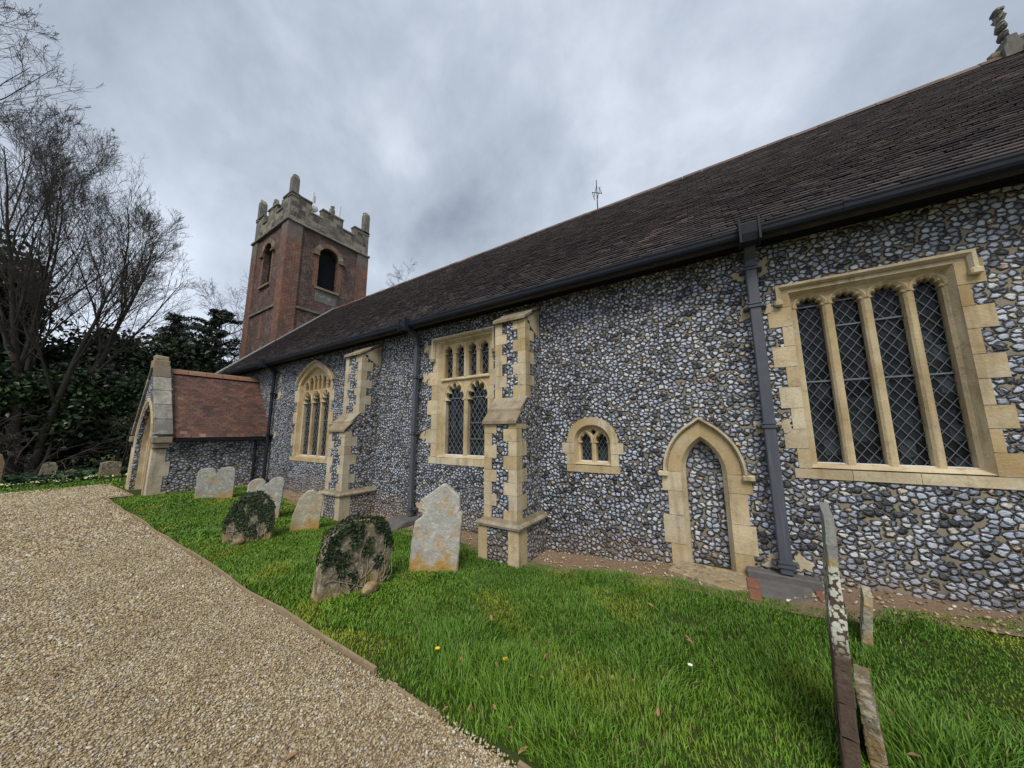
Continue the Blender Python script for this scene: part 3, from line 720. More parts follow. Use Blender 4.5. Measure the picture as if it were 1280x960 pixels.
# ------------------------------------------------------------------ buttresses
def buttress(x0, x1, yl, yu, z_top, z_mid, zg, quoin='stone'):
    pl = .055; zp = .32
    mb = MB()
    e = .006
    mb.prism([(YW+.05, zg-.3), (yl, zg-.3), (yl, z_mid), (yu, z_mid+.36), (yu, z_top), (YW+.05, z_top+.3)], 'x', x0, x1)
    mb.box(x0-pl, x1+pl, yl-pl, YW+.05, zg-.3, zp-.03)
    b = mb.build('buttress', 'flint_small', church)
    # long and short corner stones
    for (za, zb, y) in ((zp+.03, z_mid-.02, yl), (z_mid+.37, z_top-.02, yu)):
        for side, xc in ((-1, x0), (1, x1)):
            mb = MB(); z = za; k = 0 if side < 0 else 1
            while z < zb-.02:
                h = random.uniform(.15, .21); h = min(h, zb-z)
                if zb-z-h < .07: h = zb-z
                w = .215 if k % 2 else .13; d = .14 if k % 2 else .27
                if side < 0: mb.box(xc-e, xc+w, y-e, y+d, z+.002, z+h-.002)
                else: mb.box(xc-w, xc+e, y-e, y+d, z+.002, z+h-.002)
                z += h; k += 1
            mb.build('quoin_stones', quoin, b)
    for side, xc in ((-1, x0-pl), (1, x1+pl)):
        mb = MB()
        if side < 0: mb.box(xc-e, xc+.15, yl-pl-e, yl-pl+.2, zg-.2, zp-.035)
        else: mb.box(xc-.16, xc+e, yl-pl-e, yl-pl+.22, zg-.2, zp-.035)
        mb.build('plinth_stone', quoin, b)
    # plinth moulding running round three sides
    mb = MB(); o = pl+.035
    def ringm(a, z0, b_, z1):
        A = [(x0-a, YW, z0), (x0-a, yl-a, z0), (x1+a, yl-a, z0), (x1+a, YW, z0)]; B = [(x0-b_, YW, z1), (x0-b_, yl-b_, z1), (x1+b_, yl-b_, z1), (x1+b_, YW, z1)]
        mb.loft(A, B, False)
    for a, z0, b_, z1 in ((pl-.01, zp-.05, o, zp-.03), (o, zp-.03, o+.008, zp), (o+.008, zp, o-.015, zp+.03), (o-.015, zp+.03, o-.04, zp+.035), (o-.04, zp+.035, 0.0, zp+.075), (.0, zp+.075, -.02, zp+.076)): ringm(a, z0, b_, z1)
    mb.build('plinth_moulding', 'stone_dark', b)
    # weathering slabs on the set-off, and the sloped cap
    mb = MB(); n = 2
    for i in range(n):
        t0, t1 = i/n, (i+1)/n
        ya, yb = yl+(yu-yl)*t0, yl+(yu-yl)*t1; za, zb = z_mid+.36*t0, z_mid+.36*t1
        mb.prism([(ya-.05, za-.03), (yb+.02, zb-.0), (yb+.02, zb+.045), (ya-.05, za+.025)], 'x', x0-.02, x1+.02)
    mb.build('weathering', 'stone_dark', b, bevel=.008)
    mb = MB()
    for i in range(2):
        t0, t1 = i/2, (i+1)/2
        ya, yb = yu+(YW-yu)*t0, yu+(YW-yu)*t1; za, zb = z_top+.3*t0, z_top+.3*t1
        mb.prism([(ya-.06, za-.035), (yb+.02, zb+.01), (yb+.02, zb+.06), (ya-.06, za+.025)], 'x', x0-.025, x1+.025)
    mb.build('cap_stone', 'stone_dark', b, bevel=.008)
    mb = MB(); mb.prism([(yu+.07, z_top-.05), (YW-.01, z_top-.25), (YW-.01, z_top+.27), (yu+.07, z_top+.02)], 'x', x1-.03, x1+.006); mb.build('kneeler', 'stone_pale', b)
    return b
buttress(-2.93, -2.38, 3.85, 4.12, 3.34, 1.72, -.17)
buttress(-7.22, -6.6, 3.85, 4.12, 3.34, 1.62, -.17, 'stone_pale')

# ------------------------------------------------------------------ rainwater pipes
def downpipe(x, zt, zb, yc=4.49, w=.053, d=.045, collars=(), square=True, hopper=True, mat='pipe'):
    mb = MB()
    if square: mb.box(x-w, x+w, yc-d, yc+d, zb, zt)
    else: mb.tube([(x, yc, zb), (x, yc, zt)], w*.85, 12)
    p = mb.build('downpipe', mat, church, bevel=.008 if square else 0)
    mb = MB()
    mb.prism([(yc-.07, zt-.02), (yc+.07, zt-.02), (yc+.07, zt+.06), (yc-.02, zt+.16), (EY+.06, 3.72), (EY-.06, 3.72), (yc-.07, zt+.05)], 'x', x-w*.95, x+w*.95); mb.build('swan_neck', mat, p)
    if hopper:
        mb = MB(); mb.prism([(EY-.12, 3.83), (EY-.11, 3.72), (EY-.08, 3.64), (EY+.07, 3.64), (EY+.07, 3.83)], 'x', x-.09, x+.07); mb.box(x-.105, x-.085, EY-.13, EY+.07, 3.62, 3.88); mb.box(x+.065, x+.085, EY-.13, EY+.07, 3.62, 3.88); mb.build('gutter_outlet', 'iron', p)
    for z in collars:
        mb = MB()
        mb.box(x-w-.015, x+w+.015, yc-d-.015, yc+d+.01, z-.012, z+.012); mb.box(x-w-.01, x+w+.01, yc-d-.01, yc+d+.005, z+.028, z+.046)
        mb.box(x-w-.055, x+w+.055, yc+.01, YW+.0, z-.018, z+.02)
        mb.sphere((x-w-.035, yc+.005, z), .016); mb.sphere((x+w+.035, yc+.005, z), .016)
        mb.build('pipe_collar', mat, p)
    return p
downpipe(.48, 3.5, .13, collars=(.21, 1.63, 3.0, 3.46))
downpipe(-5.24, 3.5, -.05, collars=(.08, 1.55, 2.7, 3.42), w=.045)
downpipe(-12.0, 3.5, -.05, collars=(.1, 1.5, 2.8), w=.055, square=False, mat='iron')
# pale mortar patches round the pipe brackets, part of the wall face
def patch(x, z, rx, rz):
    mb = MB(); n = 26; pts = []
    ph = [random.uniform(0, 6.3) for _ in range(4)]
    for i in range(n):
        t = 2*pi*i/n; r = 1+.22*sin(3*t+ph[0])+.17*sin(5*t+ph[1])+.14*sin(8*t+ph[2])+.08*sin(11*t+ph[3]); pts.append((x+rx*r*cos(t), z+rz*r*sin(t)))
    mb.prism(pts, 'y', YW-.012-random.uniform(0, .004), YW+.02); mb.build('mortar_patch', 'mortar', church)
for x, z, a, b in ((.42, 2.97, .11, .1), (.6, 2.98, .09, .07), (.42, 1.62, .1, .07), (.62, 1.64, .09, .08), (.58, 3.5, .09, .12), (.38, 3.45, .1, .07), (.42, .2, .12, .1), (.62, .22, .1, .09),
                   (-5.05, 3.35, .09, .14), (-5.05, 2.7, .11, .12), (-5.08, 1.5, .12, .1), (-5.05, .13, .16, .14), (-11.75, 3.3, .1, .14), (-11.75, 2.75, .1, .16), (-11.8, 1.5, .1, .12), (1.93+.55, 2.3, .14, .06), (2.6, 1.75, .12, .07)):
    patch(x, z, a*.8, b*.8)

# ------------------------------------------------------------------ east gable finial and bargeboard
mb = MB()
mb.prism([(-.1, 7.82), (.1, 7.82), (.11, 7.98), (.07, 8.08), (.05, 8.2), (-.05, 8.2), (-.06, 8.08), (-.1, 8.02)], 'y', RY-.15, RY+.15)
for z, r in ((8.2, .075), (8.32, .095), (8.38, .075), (8.5, .1), (8.57, .08), (8.68, .105), (8.76, .085), (8.83, .1)):
    mb.sphere((0.0, RY, z), r*.8, (.75, 1.3, .75), 9, 6, .2)
mb.sphere((.18, RY, 8.13), .12, (1.2, 1, .8), 9, 6, .2); mb.sphere((.36, RY, 8.02), .12, (1.3, 1, .7), 9, 6, .2); mb.sphere((-.13, RY, 7.98), .09, (1, 1, 1), 8, 6, .2)
mb.v = [(x+4.74, y, z) for x, y, z in mb.v]
mb.build('gable_finial', 'stone_grey', church, smooth=False)
mb = MB(); mb.prism([(4.82, 7.9), (5.5, 7.58), (5.5, 7.76), (4.88, 8.04)], 'y', RY-.4, RY+.3); mb.build('gable_coping', 'stone_dark', church)
mb = MB(); mb.prism([(4.8, 7.78), (5.5, 7.44), (5.5, 7.57), (4.8, 7.91)], 'y', RY-.42, RY-.38); mb.build('bargeboard', 'white', church)

# iron cross on the ridge
mb = MB(); cx = -2.42; zb = RZ+.02
mb.tube([(cx, RY, zb), (cx, RY, zb+.98)], [.016, .011], 6)
a = radians(40)
for (u, v, q, w_) in ((-.17, .72, .17, .4), ):
    mb.tube([(cx+u, RY+.1, zb+v), (cx+q, RY-.1, zb+w_)], .011, 5)
mb.tube([(cx-.13, RY+.1, zb+.5), (cx, RY, zb+.8)], .008, 5); mb.tube([(cx, RY, zb+.34), (cx+.13, RY-.1, zb+.62)], .008, 5)
mb.tube([(cx-.17, RY+.1, zb+.72), (cx-.1, RY+.1, zb+.44)], .008, 5); mb.tube([(cx+.17, RY-.1, zb+.4), (cx+.06, RY, zb+.72)], .008, 5)
mb.build('ridge_cross', 'iron', church)

# ------------------------------------------------------------------ porch
PX0, PX1, PY, PZE, PRX, PRZ = -14.75, -12.25, 2.1, 1.5, -13.5, 3.42
ps = (PRZ-PZE)/(PX1+.14-PRX)
arch_o = arch(-14.28, -12.72, -.2, 1.15, 1.2, 'point', 12)
gable = [(PX0, -.4), (PX1, -.4), (PX1, 1.42), (PRX+.1, 3.42), (PRX-.1, 3.42), (PX0, 1.42)]
porch = fill('porch', [gable, off(arch_o, .02)], PY, PY+.35, 'flint_porch', church)
for a, b in ((PX1-.35, PX1-.003), (PX0+.003, PX0+.35)): mb = MB(); mb.box(a, b, PY+.353, YW+.02, -.4, 1.5); mb.build('side_wall', 'flint_porch', porch)
mb = MB()
f = lambda x: PZE+(PX1+.14-x)*ps
mb.prism([(PX1+.12, PZE-.05), (PRX, PRZ-.06), (2*PRX-PX1-.12, PZE-.05), (2*PRX-PX1-.05, PZE-.15), (PRX, PRZ-.2), (PX1+.05, PZE-.15)], 'y', PY+.36, YW+.1)
mb.build('porch_roof', 'tile_red', porch)
Lp = sqrt((PX1+.14-PRX)**2+(PRZ-PZE)**2)
tiles('roof_tiles', PY+.28, YW, PX1+.16, PZE-.03, Lp-.02, (-(PX1+.14-PRX)/Lp, (PRZ-PZE)/Lp), 'tile_red', porch, expo=.085, tw=.15, axis='y')
mb = MB()
y = PY+.3
while y < YW-.1:
    mb.prism([(PRX-.12, PRZ-.1), (PRX-.07, PRZ), (PRX, PRZ+.05), (PRX+.07, PRZ), (PRX+.12, PRZ-.1)], 'y', y, y+.39); y += .4
mb.build('ridge_tiles', 'ridge_red', porch)
mb = MB(); mb.prism([(PX1+.1, PZE-.06), (PX1+.1, PZE-.13), (PX1+.14, PZE-.16), (PX1+.21, PZE-.14), (PX1+.22, PZE-.06)], 'y', PY+.36, YW-.02); mb.build('porch_gutter', 'iron', porch)
mb = MB(); mb.tube([(PX1+.08, YW-.35, PZE-.12), (PX1+.06, YW-.35, -.05)], .04, 8); mb.build('downpipe', 'iron', porch)
# gable coping slabs, apex block and kneelers
mb = MB()
n = 5
for sgn in (1, -1):
    for i in range(n):
        t0, t1 = i/n, (i+1)/n
        xa = PX1+.12+(PRX+.05-PX1-.12)*t0; xb = PX1+.12+(PRX+.05-PX1-.12)*t1; za = 1.5+(3.5-1.5)*t0; zb = 1.5+(3.5-1.5)*t1
        if sgn < 0: xa, xb = 2*PRX-xa, 2*PRX-xb
        ov = .02*(1 if sgn > 0 else -1)
        mb.prism([(xa, za+.006), (xb, zb-.006), (xb+ov*4, zb+.05), (xa+ov*4, za+.055)], 'y', PY-.05, PY+.29)
mb.build('gable_coping', 'stone_grey', porch, bevel=.01)
mb = MB(); mb.box(PRX-.17, PRX+.17, PY-.06, PY+.27, 3.42, 3.66); mb.box(PRX-.13, PRX+.14, PY-.04, PY+.24, 3.663, 3.8, .025); mb.build('apex_stone', 'stone_dark', porch, bevel=.015)
mb = MB(); mb.box(PX1-.1, PX1+.17, PY-.07, PY+.3, 1.33, 1.49); mb.box(PX1-.05, PX1+.11, PY-.04, PY+.27, 1.2, 1.327); mb.build('kneeler_stone', 'stone_dark', porch, bevel=.012)
mb = MB(); mb.box(PX0-.17, PX0+.1, PY-.07, PY+.3, 1.33, 1.49); mb.build('kneeler_stone', 'stone_dark', porch, bevel=.012)
# corner stones, arch orders
for xa, xb in ((PX1-.2, PX1+.01), (PX0-.01, PX0+.2)):
    mb = MB(); z = -.2; k = 0
    while z < 1.17:
        h = min(random.uniform(.26, .4), 1.17-z); d = .24 if k % 2 else .34
        mb.box(xa, xb, PY-.012, PY+d, z+.002, z+h-.002); z += h; k += 1
    mb.build('quoin_stones', 'stone_pale', porch)
mb = MB(); mb.box(PX1-.3, PX1+.06, PY-.06, YW, -.3, .0); mb.build('plinth', 'stone_pale', porch)
mb = MB(); a0 = off(arch_o, .2); a1 = arch_o
mb.loft([(a, PY-.03, b) for a, b in a0], [(a, PY-.03, b) for a, b in off(arch_o, .13)]); mb.loft([(a, PY-.03, b) for a, b in off(arch_o, .13)], [(a, PY+.03, b) for a, b in off(arch_o, .09)])
mb.loft([(a, PY-.03, b) for a, b in a0], [(a, PY+.02, b) for a, b in a0])
for d, y0, y1 in ((.09, .03, .1), (.0, .1, .16), (-.02, .16, .24), (-.09, .24, .26), (-.1, .26, .36)):
    pass
seq = [(.09, .03), (.04, .1), (.0, .11), (-.01, .2), (-.06, .22), (-.07, .3), (-.1, .32), (-.1, .42)]
for (d0, y0), (d1, y1) in zip(seq, seq[1:]): mb.loft([(a, PY+y0, b) for a, b in off(arch_o, d0)], [(a, PY+y1, b) for a, b in off(arch_o, d1)])
mb.build('arch_moulding', 'stone', porch)
mb = MB(); mb.box(PX0+.5, PX1-.5, YW-.03, YW-.006, -.3, 1.9); mb.build('inner_door', 'dark', porch)  # near-black sheet, the porch's inner gloom put into its colour

# ------------------------------------------------------------------ tower
TX0, TX1, TY0, TY1, TZ = -20.55, -16.52, 6.13, 10.2, 11.65
bE = arch(7.6, 8.58, 8.85, 10.6, .49, 'round', 9); bS = arch(-19.02, -18.04, 8.85, 10.6, .49, 'round', 9)
mbx = fill('tower', [[(TY0, -.3), (TY1, -.3), (TY1, TZ), (TY0, TZ)], bE], TX1-.4, TX1, 'brick', church, axis='x')
fill('tower_wall', [[(TX0, -.3), (TX1-.41, -.3), (TX1-.41, TZ), (TX0, TZ)], bS], TY0, TY0+.4, 'brick', mbx)
mb = MB(); mb.box(TX0, TX0+.4, TY0+.41, TY1, -.3, TZ); mb.box(TX0+.41, TX1-.41, TY1-.4, TY1, -.3, TZ); mb.build('tower_wall', 'brick', mbx)
mb = MB(); mb.box(TX0+.3, TX1-.3, TY0+.3, TY1-.3, TZ-.2, TZ-.02); mb.box(TX0+.5, TX1-.5, TY0+.5, TY1-.5, 8, TZ-.3); mb.build('tower_deck', 'dark', mbx)
mb = MB(); pw = .6
for xa, xb in ((TX0-.06, TX0+pw), (TX1-pw, TX1+.06)):
    for ya, yb in ((TY0-.06, TY0+pw), (TY1-pw, TY1+.06)): mb = MB(); mb.box(xa, xb, ya, yb, -.3, TZ+.003); mb.build('corner_pilaster', 'brick_red', mbx)
rE = arch(7.6, 8.58, 8.85, 10.6, .49, 'round', 9)
for q in ((TX1-.02, TX1+.02, 7.38, 7.597), (TX1-.02, TX1+.02, 8.583, 8.8), (-19.24, -19.023, TY0-.02, TY0+.02), (-18.037, -17.82, TY0-.02, TY0+.02)):
    mb = MB(); mb.box(*q, 8.85, 10.55); mb.build('brick_jamb', 'brick_red', mbx)
mb = MB()
def hood(cx, r0, r1, axis):
    n = 16; 
    for i in range(n):
        t0, t1 = pi*i/n+.012, pi*(i+1)/n-.012
        q = [(cx+r0*cos(t0), 10.6+r0*sin(t0)), (cx+r1*cos(t0), 10.6+r1*sin(t0)), (cx+r1*cos(t1), 10.6+r1*sin(t1)), (cx+r0*cos(t1), 10.6+r0*sin(t1))]
        if axis == 'x': mb.prism(q, 'x', TX1-.02, TX1+.07)
        else: mb.prism(q, 'y', TY0-.07, TY0+.02)
hood(8.09, .5, .74, 'x')
for y0, y1 in ((7.28, 7.59), (8.59, 8.9)): mb.box(TX1-.02, TX1+.12, y0, y1, 10.5, 10.6)
mb.build('hood_mould', 'tower_hood', mbx); mb = MB(); hood(-18.53, .5, .74, 'y')
for x0, x1 in ((-19.34, -19.03), (-18.03, -17.72)): mb.box(x0, x1, TY0-.12, TY0+.02, 10.5, 10.6)
mb.build('hood_mould', 'tower_hood', mbx)
mb = MB(); mb.box(TX1-.1, TX1+.1, 7.5, 8.7, 8.74, 8.845); mb.build('bell_sill', 'stone_dark', mbx); mb = MB(); mb.box(-19.12, -17.94, TY0-.1, TY0+.1, 8.74, 8.845)
mb.build('bell_sill', 'stone_dark', mbx)
mb = MB(); mb.box(TX1-.01, TX1+.012, 7.55, 8.65, 8.1, 8.735); mb.build('pale_render', 'stone_grey', mbx)
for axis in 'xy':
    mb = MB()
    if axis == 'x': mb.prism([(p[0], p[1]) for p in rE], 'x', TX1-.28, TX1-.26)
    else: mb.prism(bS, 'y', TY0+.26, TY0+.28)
    g = mb.build('belfry_window', 'dark', mbx)  # black panel closing the opening, bell chamber darkness painted on
    mb = MB()
    for i in range(-20, 40):
        z = 8.85+i*.17
        for s_ in (1, -1):
            a0, a1 = (7.6, 8.58) if axis == 'x' else (-19.02, -18.04)
            za, zb = (z, z+.98*.9) if s_ > 0 else (z+.98*.9, z)
            P = [(a0, za), (a1, zb)]
            # clip to opening height
            if max(za, zb) < 8.87 or min(za, zb) > 10.95: continue
            def cl(p, q):
                if p[1] < 8.87: t = (8.87-p[1])/(q[1]-p[1]); p = (p[0]+(q[0]-p[0])*t, 8.87)
                if p[1] > 10.6+.2: t = (10.8-p[1])/(q[1]-p[1]); p = (p[0]+(q[0]-p[0])*t, 10.8)
                return p
            p, q = cl(P[0], P[1]), cl(P[1], P[0])
            if axis == 'x': mb.tube([(TX1-.23, p[0], p[1]), (TX1-.23, q[0], q[1])], .011, 4)
            else: mb.tube([(p[0], TY0+.23, p[1]), (q[0], TY0+.23, q[1])], .011, 4)
    mb.build('wire_grille', 'iron', mbx)
def band(z0, z1, o, name, mat):
    mb = MB(); mb.box(TX0-o, TX1+o, TY0-o, TY0-.001+.05, z0, z1); mb.box(TX1-.05, TX1+o, TY0+.055, TY1+o, z0, z1); mb.box(TX0-o, TX0+.05, TY0+.055, TY1+o, z0, z1); mb.box(TX0+.055, TX1-.055, TY1-.05, TY1+o, z0, z1); mb.build(name, mat, mbx, bevel=.02)
band(TZ+.006, TZ+.12, .13, 'string_course', 'stone_grey')
mb = MB(); mb.box(TX1, TX1+.07, TY0+pw+.01, TY1-pw-.01, 7.45, 7.55); mb.build('string_course', 'stone_grey', mbx); mb = MB(); mb.box(TX0+pw+.01, TX1-pw-.01, TY0-.07, TY0, 7.45, 7.55); mb.build('string_course', 'stone_grey', mbx)
mb = MB(); mb.box(-18.7, -18.42, TY0-.015, TY0+.02, 6.1, 7.2); mb.build('brick_slit', 'brick_red', mbx)
par = [(0, 0), (4.07, 0), (4.07, 1.35), (3.2, 1.35), (3.2, .82), (2.55, .82), (2.55, 1.32), (1.45, 1.32), (1.45, .8), (.92, .8), (.92, 1.33), (0, 1.33)]
mb = MB(); zp = TZ+.125
mb.prism([(TY0+a, zp+b) for a, b in par], 'x', TX1-.3, TX1+.015); mb.prism([(TY0+a, zp+b) for a, b in par], 'x', TX0-.015, TX0+.3)
mb.prism([(TX0+.305+a*(4.03-.61)/4.07, zp+b) for a, b in par], 'y', TY0-.015, TY0+.3); mb.prism([(TX0+.305+a*(4.03-.61)/4.07, zp+b) for a, b in par], 'y', TY1-.3, TY1+.015)
mb.build('parapet', 'flushwork', mbx)
def caps(mb, along, d0, d1, horizontal):
    for (a, b, z) in ((0, .92, 1.33), (.92, 1.45, .8), (1.45, 2.55, 1.32), (2.55, 3.2, .82), (3.2, 4.07, 1.35)):
        if horizontal == 'x': mb.box(d0, d1, along+a-.02, along+b+.02, zp+z+.003, zp+z+.07)
        else: mb.box(along+a-.02, along+b+.02, d0, d1, zp+z+.003, zp+z+.072)
mb = MB(); caps(mb, TY0, TX1-.34, TX1+.06, 'x'); caps(mb, TY0, TX0-.06, TX0+.34, 'x'); caps(mb, TX0, TY0-.06, TY0+.34, 'y'); caps(mb, TX0, TY1-.34, TY1+.06, 'y'); mb.build('parapet_coping', 'stone_grey', mbx)
def pinnacle(x, y, w, zt):
    mb = MB(); mb.box(x-w, x+w, y-w, y+w, TZ+.13, zt-.2, .012); mb.box(x-w*.9, x+w*.9, y-w*.9, y+w*.9, zt-.2, zt-.1, .02); mb.box(x-w*.72, x+w*.7, y-w*.7, y+w*.72, zt-.1, zt+.02, .03)
    mb.box(x-w-.035, x+w+.035, y-w-.035, y+w+.035, TZ+1.36, TZ+1.42); mb.build('pinnacle', 'stone_grey', mbx)
for x, y, zt in ((TX1-.14, TY0+.14, 14.2), (TX1-.14, TY1-.14, 14.45), (TX0+.14, TY0+.14, 14.35), (TX0+.14, TY1-.14, 14.3)): pinnacle(x, y, .155, zt)
for x, y in ((TX1-.1, 8.1), ((TX0+TX1)/2, TY0+.1), (TX0+.1, 8.1), ((TX0+TX1)/2, TY1-.1)): pinnacle(x, y, .1, 13.65)

# aerials on the tower
ant = empty('aerial', (-16.9, 7.2, TZ), 'white aerial mast with a round dish behind the near corner of the tower battlements', 'antenna')
mb = MB(); mb.tube([(-16.9, 7.2, TZ), (-16.9, 7.2, 14.0)], .025, 6); mb.build('mast', 'white', ant)
mb = MB(); mb.box(-16.84, -16.76, 7.14, 7.24, 13.35, 14.0); mb.box(-16.88, -16.8, 7.28, 7.34, 13.4, 13.85); mb.build('panel', 'white', ant, bevel=.01)
mb = MB(); mb.sphere((-16.78, 7.22, 13.12), .25, (.45, 1, 1), 14, 8); mb.build('dish', 'white', ant, True)
ant = empty('aerial', (-16.95, 8.6, TZ), 'slim white panel aerial without a dish, beside the middle of the tower battlements', 'antenna')
mb = MB(); mb.tube([(-16.95, 8.6, TZ), (-16.95, 8.6, 14.1)], .022, 6); mb.build('mast', 'white', ant)
mb = MB(); mb.box(-16.92, -16.82, 8.56, 8.68, 13.35, 14.12); mb.build('panel', 'white', ant, bevel=.01)

# ------------------------------------------------------------------ step and drain at the wall
def polyslab(name, pts, z0, z1, mat, label, cat, rough=.006):
    mb = MB(); mb.prism(pts, 'z', z0, z1); o = mb.build(name, mat, None, bevel=.012, rough=rough); return tag(o, label, cat)
polyslab('doorstep', [(-.62, 4.26), (.0, 4.05), (.13, 4.18), (.16, 4.56), (-.5, 4.585)], -.25, .035, 'slab', 'worn stone doorstep slab below the blocked pointed doorway', 'step')
dg = empty('drain_gully', (.45, 4.2, 0), 'concrete drain gully with brick cheeks at the foot of the downpipe beside the big window', 'drain')
mb = MB(); mb.prism([(3.98, -.2), (4.5, -.2), (4.5, .06), (3.98, -.01)], 'x', .2, .66); mb.build('basin', 'concrete', dg, bevel=.01)
mb = MB(); mb.box(.14, .74, 4.44, 4.57, -.2, .12); mb.build('back_kerb', 'concrete', dg, bevel=.012)
for xa in (.125, .665):
    mb = MB()
    for y in (3.97, 4.2): mb.box(xa, xa+.1, y, y+.225, -.2, .03+.02*(y > 4.1)); 
    mb.build('brick_cheek', 'brickbit', dg, bevel=.008)
dg = empty('drain_gully', (-5.24, 4.2, -.15), 'grey stone gully block under the middle downpipe beside the two-tier window', 'drain')
mb = MB(); mb.prism([(3.9, -.3), (4.55, -.3), (4.55, -.06), (4.2, -.05), (3.9, -.14)], 'x', -5.5, -4.98); mb.build('basin', 'concrete', dg, bevel=.02, rough=.008)

# timber boards along the path
bx = [(-12.9, -10.6), (-10.58, -8.1), (-8.08, -5.6), (-5.57, -3.75), (-3.73, -2.06), (-1.93, -1.45), (-.93, .9), (.92, 3.2)]
names = ['timber path edging board ending at the porch corner', 'weathered path edging board beside the twin headstone by the porch', 'thin timber path edging board left of the rounded ivy stone',
         'timber edging board between gravel and yellow moss', 'timber edging board ending in a broken end below the leaning ivy headstone', 'short half buried edging board with gravel spilled over it',
         'edging board emerging at the bottom edge of the photo', 'edging board carrying on past the bottom right of the path']
for (a, b), nm in zip(bx, names):
    mb = MB(); n = max(2, int((b-a)/.3)); top = []
    dy = 0.03*math.sin(a*1.7)
    for i in range(n):
        xa, xb = a+(b-a)*i/n, a+(b-a)*(i+1)/n
        f_ = lambda x: PATH_Y+.012*math.sin(x*1.9)+.006*math.sin(x*5)
        hb = .012 if 1.3 < -xb < 2 else .04; h0, h1 = hb+.008*math.sin(xa*3.3), hb+.008*math.sin(xb*3.3)
        TH = .02; mb.add([(xa, f_(xa), -.06), (xb, f_(xb), -.06), (xb, f_(xb)+TH, -.06), (xa, f_(xa)+TH, -.06), (xa, f_(xa), h0), (xb, f_(xb), h1), (xb, f_(xb)+TH, h1), (xa, f_(xa)+TH, h0)],
               [(0, 1, 5, 4), (3, 7, 6, 2), (4, 5, 6, 7)]+([(0, 4, 7, 3)] if i == 0 else [])+([(1, 2, 6, 5)] if i == n-1 else []))
    o = mb.build('edging_board', 'soil_board'); tag(o, nm, 'edging', 'timber edging boards along the gravel path')

# ------------------------------------------------------------------ headstones (slabs standing in planes across the wall direction)
def headstone(outline, at, th, mat, label, lean=0, yaw=0):
    """outline in (s, z), s along the slab's own width; lean tilts the slab forwards with height"""
    pts = []; n = len(outline)
    for i in range(n):                                     # densify
        p, q = Vector(outline[i]), Vector(outline[(i+1) % n]); k = max(1, int((q-p).length/.05))
        for j in range(k): pts.append(p.lerp(q, j/k))
    o = fill('headstone', [[(p.x+random.uniform(-.004, .004), p.y+random.uniform(-.004, .004)) for p in pts]], -th/2, th/2, mat, None, bevel=.012, axis='x')
    for v in o.data.vertices:
        d, w = v.co.x+lean*v.co.z, v.co.y
        v.co.x = at[0]+d*cos(yaw)-w*sin(yaw); v.co.y = at[1]+d*sin(yaw)+w*cos(yaw)
    return tag(o, label, 'headstone')
def twin(h, z0, z1, zn, skew=0):
    out = [(-h, z0), (h, z0)]
    def hump(a, b):
        return [(a+(b-a)*(.5-.5*cos(pi*t/9)), z1-.11+.11*sin(pi*t/9)) for t in range(10)]
    out += hump(h, .02) + [(0, zn)] + hump(-.02, -h)
    return [(y+skew*max(z, 0), z) for y, z in out]
headstone(twin(.36, -.25, .72, .55), (-10.78, 3.02), .1, 'g_grey', 'twin topped grey headstone standing against the porch side wall', yaw=-.4)
headstone(twin(.29, -.3, .69, .6, .1), (-7.66, 2.87), .09, 'g_grey', 'twin topped grey headstone tilted to the right behind the rounded ivy stone', lean=-.05, yaw=-.45)
headstone([(-.22, -.25), (.22, -.25), (.25, .2), (.27, .44), (.23, .51), (.17, .53), (.1, .59), (.02, .58), (-.05, .5), (-.09, .46), (-.11, .4), (-.17, .2)], (-6.13, 2.95), .09, 'g_buff', 'small round shouldered headstone with orange lichen at its foot, leaning beside the left buttress', lean=-.08, yaw=-.48)
headstone([(-.31, -.3), (.29, -.3), (.34, .3), (.36, .57), (.33, .6), (.32, .78), (.25, .83), (.14, .93), (.1, .925), (-.14, .76), (-.17, .73), (-.14, .69), (-.17, .63), (-.12, .6), (-.16, .53), (-.23, .48), (-.26, .34)], (-3.12, 3.06), .1, 'g_pale', 'tall pale headstone with a peaked top and orange lichen streaks, before the two-tier window', yaw=-1.0)
headstone([(-.29, -.2), (.29, -.2), (.3, .2), (.28, .42), (.2, .56), (.08, .65), (-.12, .62), (-.23, .5), (-.28, .38), (-.31, .15)], (-6.18, 2.2), .14, 'g_dark', 'stubby rounded headstone overgrown with dark ivy, nearer the porch', yaw=-.6)
headstone([(-.34, -.2), (.34, -.2), (.42, .12), (.48, .32), (.45, .48), (.39, .58), (.2, .64), (.03, .67), (-.1, .61), (-.21, .55), (-.26, .35)], (-3.37, 2.09), .15, 'g_dark', 'broad leaning headstone with ivy over its top and orange lichen, nearest the path', lean=-.06, yaw=-.15)
# edge-on slabs close to the camera
def slab(name, base, top, half_t, half_w, z1, mat, label, notch=None, yaw=0):
    mb = MB(); n = 10; b = Vector(base); t = Vector(top)
    rings = []
    for i in range(n+1):
        q = i/n; c = b.lerp(t, q); th = half_t*(1-.12*q); w = half_w
        if notch and q > notch[0]: th *= notch[1]
        if q > .93: w *= .85
        ca, sa = cos(yaw), sin(yaw)
        rings.append([(c.x+u*ca-v*sa, c.y+u*sa+v*ca, c.z) for u, v in ((-th, -w), (th, -w), (th, w), (-th, w))])
    for A, B in zip(rings, rings[1:]): mb.loft(A, B)
    mb.add(rings[-1], [(0, 1, 2, 3)]); mb.add(rings[0], [(3, 2, 1, 0)])
    o = mb.build(name, mat, None, bevel=.006, sub=1, rough=.003); return tag(o, label, 'headstone')
slab('headstone', (.405, 2.42, -.2), (.47, 2.5, 1.165), .031, .23, 1.2, 'g_slab', 'tall thin headstone seen edge on, with pale lichen, nearest the bottom right', notch=(.78, .72), yaw=-.155)
